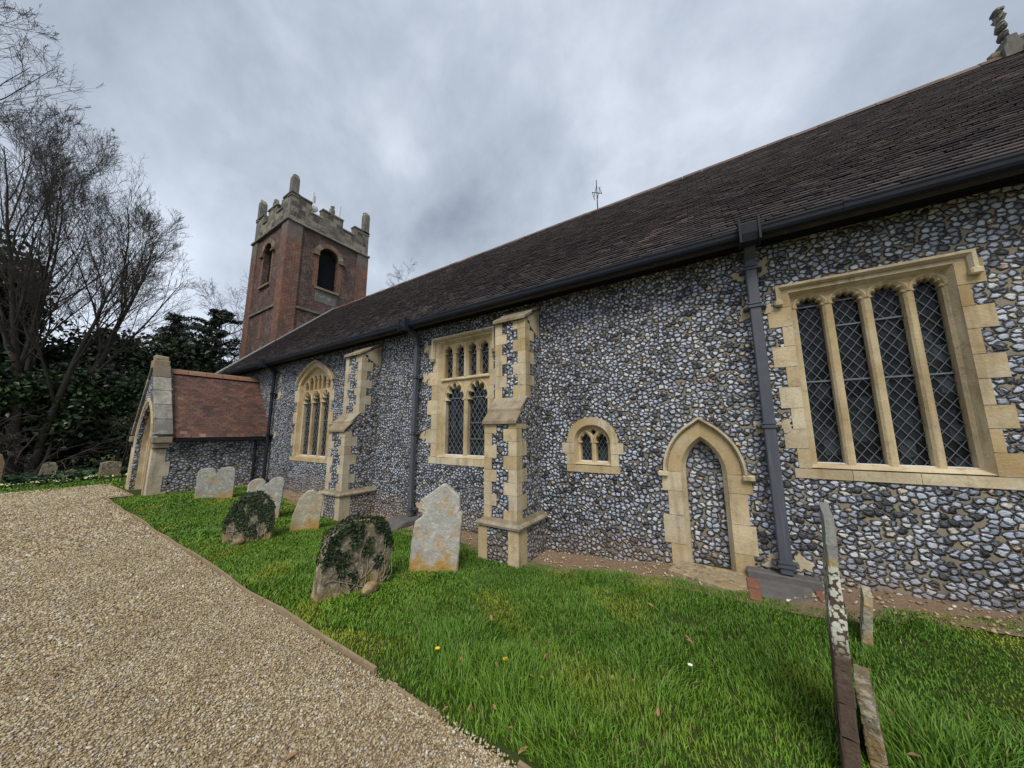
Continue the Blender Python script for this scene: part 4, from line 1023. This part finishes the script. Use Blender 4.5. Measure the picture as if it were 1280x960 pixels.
slab('headstone', (.565, 2.62, -.2), (.54, 2.6, .27), .034, .2, .37, 'g_dark', 'short thick slab leaning right behind the tall thin edge on headstone', yaw=-.2)
slab('headstone', (.79, 3.7, -.2), (.855, 3.66, .38), .028, .14, .38, 'g_buff', 'small narrow headstone edge on in front of the wall below the big window', yaw=-.21)
# far row beyond the path
headstone([(-.24, -.3), (.24, -.3), (.25, .7), (.17, .95), (0, 1.05), (-.18, .95), (-.24, .7)], (-18.6, -.12), .12, 'g_brown', 'brown rounded headstone cut off at the left edge of the photo')
headstone([(-.15, -.3), (.17, -.3), (.22, .45), (.16, .58), (0, .62), (-.1, .55), (-.14, .3)], (-19.4, .93), .12, 'g_dark', 'narrow mossy headstone in the ivy under the dark bushes', lean=-.1)
headstone([(-.12, -.3), (.12, -.3), (.12, .22), (0, .3), (-.12, .22)], (-20.0, 1.5), .12, 'g_dark', 'very small dark headstone almost lost in the ground ivy')
headstone([(-.24, -.3), (.24, -.3), (.24, .5), (0, .56), (-.24, .5)], (-19.1, 2.27), .4, 'g_dark', 'squat mossy block shaped headstone left of the porch front')

# loose lumps of stone at two headstones
for (x, y, z, r, lab) in ((-3.13, 2.2, .0, .12, 'broken lichened stone lump lying against the foot of the leaning ivy headstone'), (-6.02, 2.02, .0, .11, 'rounded stone at the foot of the stubby ivy headstone')):
    mb = MB(); mb.sphere((x, y, z+r*.1), r*.75, (.5, 1.1, .75), 10, 7, .12); tag(mb.build('stone_lump', 'g_dark', None, True), lab, 'stone')

# ------------------------------------------------------------------ leaves and stems in numpy
def leaf_cloud(name, P, size, mat, parent=None, nrm=None, aspect=1.7, fold=.25, jit=1.0):
    """one folded four-cornered leaf per point"""
    n = len(P); d = rng.normal(size=(n, 3))
    if nrm is not None: d = d*jit*.5+nrm
    d /= np.linalg.norm(d, axis=1)[:, None]+1e-9
    t = np.cross(d, rng.normal(size=(n, 3))); t /= np.linalg.norm(t, axis=1)[:, None]+1e-9; b = np.cross(d, t)
    s = (size*(.6+.8*rng.random(n)))[:, None]
    A = P-t*s*aspect/2; C = P+t*s*aspect/2; B = P+b*s*.5+d*s*fold*.5; D = P-b*s*.5+d*s*fold*.5
    V = np.stack([A, B, C, D], 1).reshape(-1, 3); i = np.arange(n)*4
    F = np.concatenate([np.stack([i, i+1, i+2], 1), np.stack([i, i+2, i+3], 1)])
    return link(name, np_mesh(name, V, F, 3), mat, parent)

def tubes(name, lines, k, mat, parent=None):
    """many polylines: list of (pts (n,3), radii (n)) -> one mesh"""
    Vs, Fs, o = [], [], 0
    for pts, rad in lines:
        n = len(pts); d = np.gradient(pts, axis=0); d /= np.linalg.norm(d, axis=1)[:, None]+1e-9
        ref = np.array([.31, .17, .93]) if abs(d[0][2]) < .8 else np.array([.93, .2, .1])
        a = np.cross(d, ref); a /= np.linalg.norm(a, axis=1)[:, None]+1e-9; b = np.cross(d, a)
        th = 2*pi*np.arange(k)/k
        R = pts[:, None]+rad[:, None, None]*(a[:, None]*np.cos(th)[None, :, None]+b[:, None]*np.sin(th)[None, :, None])
        Vs.append(R.reshape(-1, 3)); i = np.arange(n-1)[:, None]*k; q = np.arange(k)[None]; q2 = (q+1) % k
        Fs.append(np.stack([i+q, i+q2, i+k+q2, i+k+q], -1).reshape(-1, 4)+o); o += n*k
    return link(name, np_mesh(name, np.concatenate(Vs), np.concatenate(Fs), 4), mat, parent)

def unit(v): return v/(np.linalg.norm(v)+1e-9)
def grow(p, d, length, rad, lev, lines, tips, P):
    nseg = P['seg'][lev]; pts = [p]; dirs = [d]; env = P.get('env')
    for i in range(nseg):
        if env is not None and len(pts) > 1 and lev > 0 and (((p-env[0])/env[1])**2).sum() > 1 + .35*rng.random(): break
        d = unit(d+rng.normal(size=3)*P['wob'][lev]+np.array([0, 0, P['up'][lev]])); p = p+d*length/nseg; pts.append(p); dirs.append(d)
    nseg = len(pts)-1; pts = np.array(pts); rr = rad*np.linspace(1, P['taper'][lev], nseg+1)
    lines[lev].append((pts, rr))
    if lev+1 >= P['levels']: tips.append(pts[-1]); return
    nc = P['n'][lev]
    for j in range(nc):
        t = P['start'][lev]+(1-P['start'][lev])*(j+rng.random()*.9)/nc; q = t*nseg; i = min(int(q), nseg-1)
        bp = pts[i]+(pts[i+1]-pts[i])*(q-i); bd = dirs[i+1]
        side = unit(np.cross(bd, rng.normal(size=3))); ang = P['ang'][lev]*(.75+.5*rng.random())
        nd = unit(bd*cos(ang)+side*sin(ang))
        ln = length*P['ratio'][lev]*(1.15-.55*t)*(.75+.5*rng.random())
        grow(bp, nd, ln, max(P['rmin'], rr[i]*P['rr'][lev]), lev+1, lines, tips, P)

def bare_tree(name, base, H, rad, P, label, cat='tree', mat='bark', tmat='twig', multi=1, spread=.2, lean=(0, 0)):
    t = empty(name, base, label, cat); lines = [[] for _ in range(P['levels'])]; tips = []
    b = np.array(base, float)
    for k in range(multi):
        a = 2*pi*k/multi+rng.random(); d = unit(np.array([cos(a)*spread+lean[0], sin(a)*spread+lean[1], 1.0]))
        if multi == 1: d = unit(np.array([lean[0], lean[1], 1.0]))
        grow(b+np.array([cos(a), sin(a), 0])*.25*(multi > 1)-[0, 0, .2], d, H*(.8+.3*rng.random() if multi > 1 else 1), rad*(.7+.4*rng.random() if multi > 1 else 1), 0, lines, tips, P)
    tubes('trunk', lines[0]+lines[1], 6, mat, t)
    tubes('crown', [l for L_ in lines[2:] for l in L_], 3, tmat, t)
    return t

BIG = dict(levels=5, seg=[9, 7, 5, 4, 3], wob=[.05, .09, .12, .14, .16], up=[.03, .09, .08, .05, .02], taper=[.06, .2, .3, .4, .5], n=[12, 9, 7, 5], start=[.3, .2, .15, .15],
           ang=[.42, .46, .5, .5], ratio=[.46, .48, .5, .5], rr=[.45, .5, .5, .55], rmin=.0052)
bare_tree('bare_tree', (-21.5, .5, 0), 11.6, .15, dict(BIG, env=(np.array([-21.5, .5, 7.4]), np.array([3.6, 3.4, 6.6]))), 'large bare many stemmed tree standing over the bushes at the left', multi=5, spread=.19)
B2 = dict(BIG, n=[12, 8, 6, 5], ang=[.6, .6, .6, .6])
bare_tree('bare_tree', (-21, -4.3, 0), 15.5, .15, dict(B2, env=(np.array([-21, -3.3, 12.6]), np.array([4, 4.0, 4.0]))), 'bare tree reaching in from beyond the top left corner', lean=(.0, .16))
OAK = dict(BIG, n=[10, 8, 7, 6], start=[.35, .25, .2, .15], ang=[.85, .75, .7, .7], ratio=[.62, .52, .5, .5], wob=[.06, .12, .15, .16, .18], rmin=.012)
bare_tree('bare_tree', (-43, 11.6, 0), 13.5, .4, OAK, 'bare round crowned tree far behind the dark pine left of the tower', mat='bark_far', tmat='bark_far')
bare_tree('bare_tree', (-36, 29.5, 0), 17, .35, OAK, 'bare tree showing its twigs just right of the brick tower', mat='bark_far', tmat='bark_far')
SHR = dict(levels=4, seg=[6, 5, 4, 3], wob=[.16, .2, .22, .25], up=[-.02, -.05, -.06, -.05], taper=[.3, .35, .4, .5], n=[7, 6, 5], start=[.15, .1, .1], ang=[.75, .8, .8], ratio=[.6, .55, .5], rr=[.55, .6, .6], rmin=.008)
for bx_, h, lab in (((-20.9, .4, 0), 2.7, 'tangled bare grey shrub in front of the dark bushes, nearest the left edge'), ((-21.1, 2.9, 0), 2.9, 'tangled bare grey shrub with drooping twigs left of the porch')):
    bare_tree('bare_shrub', bx_, h, .06, SHR, lab, 'shrub', mat='twig', multi=5, spread=.5)

def blob_points(n, c, r, lump=.35, nl=60, shell=.55):
    """points spread through a lumpy crown made of many leaf clumps"""
    cs = rng.normal(size=(nl, 3)); cs /= np.linalg.norm(cs, axis=1)[:, None]; cs *= (shell+(1-shell)*rng.random(nl)**.5)[:, None]
    k = rng.integers(0, nl, n); p = cs[k]*(1-lump*.4)+rng.normal(size=(n, 3))*lump*.45*(.5+.8*rng.random(nl))[k][:, None]
    p = np.array(c)+p*np.array(r); return p[p[:, 2] > .05]
def evergreen(name, base, H, r, n, size, mat, label, cat='tree', nl=60, lump=.35, zc=.55):
    t = empty(name, base, label, cat); b = np.array(base, float)
    pts = b+np.stack([np.zeros(6), np.zeros(6), np.linspace(-.2, H*.9, 6)], 1)+rng.normal(size=(6, 3))*[.08, .08, 0]
    tubes('trunk', [(pts, np.linspace(.16, .03, 6))], 7, 'bark', t)
    leaf_cloud('crown', blob_points(n, b+[0, 0, H*zc], (r, r, H*(1-zc)), lump, nl), size, mat, t)
    return t
evergreen('holly_bush', (-22.2, -.9, 0), 4.6, 2.0, 26000, .1, 'leaf_holly', 'dark evergreen bush at the far left behind the brown headstone', 'bush')
evergreen('holly_bush', (-22.6, 1.5, 0), 4.4, 1.8, 26000, .1, 'leaf_holly', 'dark glossy evergreen bush behind the narrow mossy headstone', 'bush')
evergreen('holly_bush', (-22.3, 3.6, 0), 4.2, 1.8, 26000, .1, 'leaf_holly', 'dark glossy evergreen bush immediately left of the porch front', 'bush')
evergreen('yew_tree', (-26, -1.6, 0), 10.6, 2.0, 26000, .14, 'leaf_ever', 'tall dark evergreen cut off by the left edge of the photo')
evergreen('yew_tree', (-27.5, 2.2, 0), 7.2, 2.6, 26000, .14, 'leaf_ever', 'dark evergreen tree low behind the bare grey shrubs')
evergreen('yew_tree', (-28.5, 5.4, 0), 7.4, 2.6, 26000, .14, 'leaf_ever', 'dark evergreen tree behind the porch ridge')

def conifer(name, base, H, r, label, layers, nleaf, size, z0=.25, droop=.0, gap=False):
    t = empty(name, base, label, 'tree'); b = np.array(base, float); lines = []; pts_all = []
    tr = np.stack([np.zeros(9), np.zeros(9), np.linspace(-.2, H, 9)], 1)+b+rng.normal(size=(9, 3))*[.1, .1, 0]
    lines.append((tr, np.linspace(.24, .03, 9)))
    for k in range(layers):
        f_ = z0+(1-z0)*k/layers; z = H*f_; a = rng.random()*6.28; ln = r*(1-f_)**(.55 if gap else .8)*(.6+.7*rng.random())+.25
        m_ = 6; s = np.linspace(0, 1, m_); d = np.array([cos(a), sin(a)])
        P = np.stack([b[0]+d[0]*ln*s, b[1]+d[1]*ln*s, z+(.35*ln*s-.15*ln*s*s if gap else .1*ln*s-droop*ln*s*s)], 1)+rng.normal(size=(m_, 3))*.08
        lines.append((P, np.linspace(.07, .02, m_)))
        n = int(nleaf/layers)
        q = .3+.75*rng.random(n) if gap else .1+.95*rng.random(n); i = np.clip(q*(m_-1), 0, m_-1.001); j = i.astype(int); fr = (i-j)[:, None]
        c = P[j]*(1-fr)+P[j+1]*fr
        pts_all.append(c+rng.normal(size=(n, 3))*np.array([.17, .17, .08] if gap else [.2, .2, .12])*(ln/r+.35))
    tubes('trunk', lines, 5, 'bark', t); leaf_cloud('crown', np.concatenate(pts_all), size, 'leaf_pine', t, aspect=2.6)
conifer('fir_tree', (-33, 5.9, 0), 10.2, 2.6, 'dark feathery conifer rising behind the porch apex', 95, 20000, .065)
conifer('pine_tree', (-28, 7.0, 0), 9.9, 3.1, 'dark layered pine with gaps between its limbs, between porch roof and tower', 60, 15000, .06, z0=.42, gap=True)
# far-off wood closing the view
P_ = np.stack([rng.uniform(-75, -52, 40000), rng.uniform(-30, 45, 40000), np.zeros(40000)], 1); P_[:, 2] = rng.random(40000)*(4.5+2.5*np.sin(P_[:, 1]*.35)+1.5*np.sin(P_[:, 1]*.9))
tag(leaf_cloud('far_wood', P_, .4, 'leaf_ever'), 'dark far-off wood on the skyline behind the church', 'wood', kind='stuff')

# ivy on two headstones
def ivy(at, yaw, lean, th, top_pts, n, label, stems, cover):
    """ivy clinging to a headstone: top_pts gives its outline height (s, z)"""
    t = empty('ivy', (*at, 0), label, 'ivy'); ts = np.array(top_pts)
    s0, s1 = ts[0, 0], ts[-1, 0]; hgt = lambda s_: np.interp(s_, ts[:, 0], ts[:, 1])
    def place(s_, d, z): d = d+lean*z; return np.stack([at[0]+d*cos(yaw)-s_*sin(yaw), at[1]+d*sin(yaw)+s_*cos(yaw), z], 1)
    s_ = rng.uniform(s0, s1, n); H = hgt(s_); q = rng.random(n)**.8; z = H*q
    nz = np.sin(s_*19+z*13)+np.sin(s_*31-z*17+2)*.7+np.sin(s_*9+z*5+1)*.6
    keep = nz+rng.normal(0, .35, n)+q*2.1+(s_-s0)/(s1-s0)*.7 > cover
    d = th/2+.004+np.abs(rng.normal(0, .011, n)); back = rng.random(n) < .2; d = np.where(back, -d, d)
    edge = rng.random(n) < .16
    z = np.where(edge, H+rng.normal(0, .02, n), z); d = np.where(edge, rng.uniform(-th/2, th/2, n), d); keep |= edge & (rng.random(n) < .75)
    nr = np.array([cos(yaw), sin(yaw), .35]); P = place(s_, d, z)[keep]
    leaf_cloud('leaves', P, .023, 'leaf_ivy', t, np.tile(nr, (len(P), 1)), aspect=1.25, fold=.3, jit=.9)
    L_ = []
    for k in range(stems):
        m_ = 12; u = np.linspace(0, 1, m_); a0 = s0+(s1-s0)*(.15+.75*rng.random()); ss = np.clip(a0+np.cumsum(rng.normal(0, .018, m_))+rng.normal()*.22*u, s0+.02, s1-.02)
        zz_ = -.02+(hgt(ss)-.02)*u*(.5+.5*rng.random()); L_.append((place(ss, th/2+.008+.008*rng.random(m_), zz_), np.linspace(.006, .0025, m_)))
    tubes('stems', L_, 4, 'ivystem', t)
ivy((-6.18, 2.2), -.6, 0, .14, [(-.3, .3), (-.23, .5), (-.12, .62), (.08, .65), (.2, .56), (.29, .4)], 6000, 'dark ivy wrapped round the stubby rounded headstone', 12, 1.15)
ivy((-3.37, 2.09), -.15, -.06, .15, [(-.27, .3), (-.21, .55), (-.1, .61), (.03, .67), (.2, .64), (.39, .58), (.47, .36)], 6500, 'ivy sprawling over the top of the leaning headstone nearest the path', 14, 1.75)

# ------------------------------------------------------------------ gravel stones
def pebbles(n, xr, yr, s0, s1):
    ico = np.array([(-1, 1.618, 0), (1, 1.618, 0), (-1, -1.618, 0), (1, -1.618, 0), (0, -1, 1.618), (0, 1, 1.618), (0, -1, -1.618), (0, 1, -1.618), (1.618, 0, -1), (1.618, 0, 1), (-1.618, 0, -1), (-1.618, 0, 1)])/1.902
    IF = np.array([(0, 11, 5), (0, 5, 1), (0, 1, 7), (0, 7, 10), (0, 10, 11), (1, 5, 9), (5, 11, 4), (11, 10, 2), (10, 7, 6), (7, 1, 8), (3, 9, 4), (3, 4, 2), (3, 2, 6), (3, 6, 8), (3, 8, 9), (4, 9, 5), (2, 4, 11), (6, 2, 10), (8, 6, 7), (9, 8, 1)])
    c = np.stack([rng.uniform(*xr, n), rng.uniform(*yr, n), np.zeros(n)], 1)
    s = rng.uniform(s0, s1, n)*rng.choice([.7, 1, 1, 1.3], n)
    sc = np.stack([s*rng.uniform(.8, 1.4, n), s*rng.uniform(.6, 1, n), s*rng.uniform(.45, .75, n)], 1)
    a = rng.random(n)*6.28; ca, sa = np.cos(a)[:, None], np.sin(a)[:, None]
    v = ico[None]*sc[:, None]*(1+rng.normal(0, .12, (n, 12, 1))); tl = rng.normal(0, .35, (n, 2))
    x = v[..., 0]*ca-v[..., 1]*sa; y = v[..., 0]*sa+v[..., 1]*ca; z = v[..., 2]+x*tl[:, :1]+y*tl[:, 1:]
    c[:, 2] = gz(c[:, 0], c[:, 1])+.004+s*.25+np.abs(rng.normal(0, .004, n))
    V = np.stack([x, y, z], -1)+c[:, None]; F = IF[None]+(np.arange(n)*12)[:, None, None]
    return V.reshape(-1, 3), F.reshape(-1, 3)
parts_ = [pebbles(74000, (-4.2, -.2), (-.25, 1.5), .004, .0074), pebbles(32000, (-7.5, -4.2), (-.2, 1.5), .0058, .0098), pebbles(14000, (-13, -7.5), (-.1, 1.5), .01, .016), pebbles(9000, (-16.2, -13), (.1, 1.95), .014, .02), pebbles(500, (-2.05, -.6), (1.46, 1.53), .0045, .008), pebbles(2600, (-.2, 2.5), (.6, 1.5), .0065, .0115), pebbles(24000, (-9, .5), (-2.6, -.2), .006, .0105), pebbles(9000, (-16, -9), (-2.6, -.1), .012, .018)]
o_ = 0; VV, FF = [], []
for V, F in parts_: VV.append(V); FF.append(F+o_); o_ += len(V)
tag(link('gravel', np_mesh('gravel', np.concatenate(VV), np.concatenate(FF), 3), 'pebble'), 'loose tan and grey gravel stones covering the path', 'gravel', kind='stuff')
n = 1500; V, F = pebbles(n, (-12, 4.5), (4.1, 4.58), .007, .017)
tag(link('flint_chips', np_mesh('flint_chips', V, F, 3), 'pebble'), 'small stone chips on the bare soil at the foot of the wall', 'stones', kind='stuff')

# ------------------------------------------------------------------ grass
def smooth_noise(x, y, f, seed=0):
    r_ = np.random.default_rng(seed); s = 0
    for k in range(6):
        a, b, p = r_.normal()*f, r_.normal()*f, r_.random()*6.28; s = s+np.sin(a*x+b*y+p)
    return s/3
def blades(n, xr, yr, hmul, w, keep=None, short=0):
    x = rng.uniform(*xr, n); y = rng.uniform(*yr, n)
    edge = 4.08+.3*np.clip(x-.75, 0, 1)+.05*smooth_noise(x, y, 3.0, 5)+.04*smooth_noise(x, y, 9.0, 6)
    k = (y < edge) & (y > PATH_Y+.03+.05*smooth_noise(x, y, 6, 8)) if keep is None else keep(x, y)
    worn = (y < PATH_Y+.16) & (x > -2.1) & (x < -.9); k &= ~(worn & (rng.random(n) < .2))
    bare = ((x+.45)/.2)**2+((y-3.3)/.08)**2 < 1; k &= ~(bare & (rng.random(n) < .8))
    x, y = x[k], y[k]; n = len(x)
    t1 = smooth_noise(x, y, 2.2, 1); t2 = smooth_noise(x, y, 6.5, 2); t3 = smooth_noise(x, y, 1.1, 3)
    h = (.036+.02*np.clip(t1, -1, 1)+.014*t2)*hmul; 
    tuft = np.clip(smooth_noise(x, y, 4.2, 11)-.45, 0, 1.2); h = np.clip(h, .02, .2)+tuft*.05*hmul
    near = np.exp(-((x+1.0)**2+(y-1.85)**2)/.25)+np.exp(-((x-.8)**2+(y-2.5)**2)/.12)+np.exp(-((x+2.8)**2+(y-2.95)**2)/.04); h = h*(1+.9*near)
    moss = np.clip(smooth_noise(x, y, 3.1, 21)-.35, 0, 1)*1.3
    mossedge = np.clip(1-np.abs(y-PATH_Y-.16)/.2, 0, 1)*(x < -2.2)*(x > -6.3)*(smooth_noise(x, y, 2.5, 33) > -.1); moss = np.clip(moss+mossedge*1.6, 0, 1); h *= 1-.5*moss
    h *= .65+.7*rng.random(n)
    a = rng.random(n)*6.28; lean = (.25+.55*rng.random(n))*h; lx_, ly_ = np.cos(a)*lean, np.sin(a)*lean
    cl = smooth_noise(x, y, 5, 12)*.5; lx_ += cl*h*.5; ly_ += smooth_noise(x, y, 5, 13)*h*.25
    fa = a+pi/2+rng.normal(0, .5, n); ww = w*(.6+.8*rng.random(n)); wx, wy = np.cos(fa)*ww, np.sin(fa)*ww
    z = gz(x, y)-.01
    b0 = np.stack([x-wx, y-wy, z], 1); b1 = np.stack([x+wx, y+wy, z], 1)
    mx_, my_ = x+lx_*.35, y+ly_*.35
    m0 = np.stack([mx_-wx*.8, my_-wy*.8, z+h*.6], 1); m1 = np.stack([mx_+wx*.8, my_+wy*.8, z+h*.6], 1)
    tp = np.stack([x+lx_, y+ly_, z+h*(.98-.25*rng.random(n))], 1)
    V = np.stack([b0, b1, m1, m0, tp], 1).reshape(-1, 3); i = np.arange(n)*5
    F = np.concatenate([np.stack([i, i+1, i+2], 1), np.stack([i, i+2, i+3], 1), np.stack([i+3, i+2, i+4], 1)])
    g = np.array([.125, .235, .021]); yel = np.array([.29, .31, .03]); dk = np.array([.04, .13, .02]); dry = np.array([.3, .24, .11])
    c = g[None]*(1+.35*rng.normal(0, .5, n))[:, None]; f1 = np.clip(.5+.6*t3+.3*rng.normal(size=n), 0, 1)[:, None]; c = c*(1-f1*.45)+dk*f1*.45
    f2 = (moss*(.35+.5*rng.random(n)))[:, None]; c = c*(1-f2)+yel*f2
    f3 = (rng.random(n) < .035)[:, None]*.8; c = c*(1-f3)+dry*f3
    c = np.clip(c, .008, .5); C = np.repeat(np.concatenate([c, np.ones((n, 1))], 1), 5, 0)
    return V, F, C
sets = [blades(150000, (-2.6, 3.2), (1.5, 4.6), .85, .0027), blades(80000, (-6.6, -2.6), (1.5, 4.4), .85, .0042), blades(50000, (-12.4, -6.6), (1.5, 4.4), .95, .0075), blades(9000, (3.2, 5.2), (2.0, 4.4), 1.0, .004),
        blades(16000, (-21, -14.6), (-2.5, 3.2), 1.3, .013, keep=lambda x, y: (y > np.interp(x, [-18, -15.6, -15.3, -14.8], [-3, .2, 1.6, 2.0])) & (x < -15.0) | (x < -16.4))]
o_ = 0; VV, FF, CC = [], [], []
for V, F, C in sets: VV.append(V); FF.append(F+o_); CC.append(C); o_ += len(V)
me = np_mesh('grass', np.concatenate(VV), np.concatenate(FF), 3)
ca = me.color_attributes.new('Col', 'FLOAT_COLOR', 'POINT'); ca.data.foreach_set('color', np.concatenate(CC).astype('f').ravel())
tag(link('grass', me, 'grass'), 'bright green churchyard grass between path and wall', 'grass', kind='stuff')

# ground ivy under the far bushes
P_ = np.stack([rng.uniform(-22.5, -18.3, 14000), rng.uniform(-3, 4.2, 14000), rng.random(14000)*.17+.02], 1)
P_ = P_[P_[:, 0] < -19.0+.35*np.sin(P_[:, 1]*2.2)]
tag(leaf_cloud('ground_ivy', P_, .09, 'leaf_cover', None, np.tile([0.3, 0, .8], (len(P_), 1))), 'dark ground ivy spreading under the far bushes', 'ground cover', kind='stuff')

# ------------------------------------------------------------------ small things
def flower_clump(x, y, n, name, mat, label, cat, r, size, group, h=.1):
    t = empty(name, (x, y, float(gz(x, y))), label, cat, group)
    P = np.stack([x+rng.normal(0, r, n), y+rng.normal(0, r, n), float(gz(x, y))+h+rng.normal(0, .015, n)], 1)
    leaf_cloud('flowers', P, size, mat, t, np.tile([.5, 0, .8], (n, 1)), aspect=1.0, fold=.1)
    Q = P.copy(); Q[:, 2] -= h*.5; leaf_cloud('leaves', np.repeat(Q, 2, 0)+rng.normal(0, .03, (2*n, 3)), .07, 'leaf_cover', t)
yy = np.linspace(-1.1, 2.55, 24)
for k, y in enumerate(yy):
    flower_clump(-17.9-.35*(y > .8)*(y-.8)+rng.normal(0, .2), y+rng.normal(0, .07), int(rng.integers(3, 15)), 'primrose', 'primrose', 'small pale yellow primrose clump in the strip of grass beyond the path', 'flower', .09, .045, 'primroses beyond the path')
def bloom(x, y, h, mat, label, r=.014):
    t = empty('flower', (x, y, float(gz(x, y))), label, 'flower'); mb = MB(); z = float(gz(x, y))+h
    for k in range(8):
        a = 2*pi*k/8; ca, sa = cos(a), sin(a); mb.add([(x, y, z), (x+r*.7*ca-r*.3*sa, y+r*.7*sa+r*.3*ca, z+.004), (x+r*1.3*ca, y+r*1.3*sa, z+.002), (x+r*.7*ca+r*.3*sa, y+r*.7*sa-r*.3*ca, z+.004)], [(0, 1, 2, 3)])
    mb.build('petals', mat, t); mb = MB(); mb.tube([(x, y, z-h), (x, y, z)], .002, 4); mb.build('stem', 'leaf_cover', t)
bloom(-1.83, 1.86, .06, 'yellow', 'yellow flower low in the grass nearer the path edge', .016); bloom(-1.35, 2.02, .07, 'yellow', 'yellow flower in the longer grass farther from the path edge', .018)
bloom(.62, 2.93, .06, 'daisy', 'white daisy in the grass right of the edge on headstones', .012); bloom(-.28, 2.62, .07, 'daisy', 'white daisy in the lawn before the blocked doorway', .014)
lv = [(-1.61, 1.86, .07), (-1.36, 1.93, .08), (-1.11, 1.96, .09), (-1.06, 2.0, .08), (-1.2, 1.68, .05), (-1.33, 1.62, .03), (-1.5, 1.57, .02), (-1.45, 1.55, .02), (-.68, 2.22, .09), (-1.05, 1.62, .05), (-1.9, 2.3, .06), (-1.75, 2.4, .07), (-.75, 1.72, .09), (.2, 2.0, .08), (-2.3, 2.0, .04), (.65, 2.7, .09), (-.4, 2.1, .09), (-.95, 1.58, .02), (-2.6, 1.42, .015), (-3.4, 1.3, .015), (-1.9, .95, .02), (-2.1, 1.35, .015), (-.3, 2.9, .07), (-.95, 2.35, .08)]
lr = random.Random(11)
lv += [(lr.uniform(-4.5, -.9), 1.48-abs(lr.gauss(0, .16)), .012) for _ in range(14)] + [(lr.uniform(-2.4, 1.6), lr.uniform(1.8, 3.6), .06) for _ in range(10)]
mb = MB()
for k, (x, y, h) in enumerate(lv):
    mb = MB(); a = random.uniform(0, 6.28); l = random.uniform(.014, .03); w = l*.5; tl = random.uniform(-.5, .9); pts = []
    for u, v, q in ((-1, 0, 0), (-.4, .8, .25), (.3, .75, .3), (1, 0, .1), (.3, -.75, .35), (-.4, -.8, .2), (0, 0, -.05)):
        px_, py_, pz_ = u*l, v*w, q*l; px_, pz_ = px_*cos(tl)-pz_*sin(tl), px_*sin(tl)+pz_*cos(tl)
        pts.append((x+px_*cos(a)-py_*sin(a), y+px_*sin(a)+py_*cos(a), float(gz(x, y))+h*.9+pz_))
    mb.add(pts, [(0, 6, 1), (1, 6, 2), (2, 6, 3), (3, 6, 4), (4, 6, 5), (5, 6, 0)])
    on = 'lying on the gravel path' if y < 1.5 else 'caught in the green lawn grass'
    tag(mb.build('fallen_leaf', 'leaf_dead'), 'curled brown fallen leaf '+on, 'leaf', 'fallen leaves on the gravel' if y < 1.5 else 'fallen leaves in the grass')
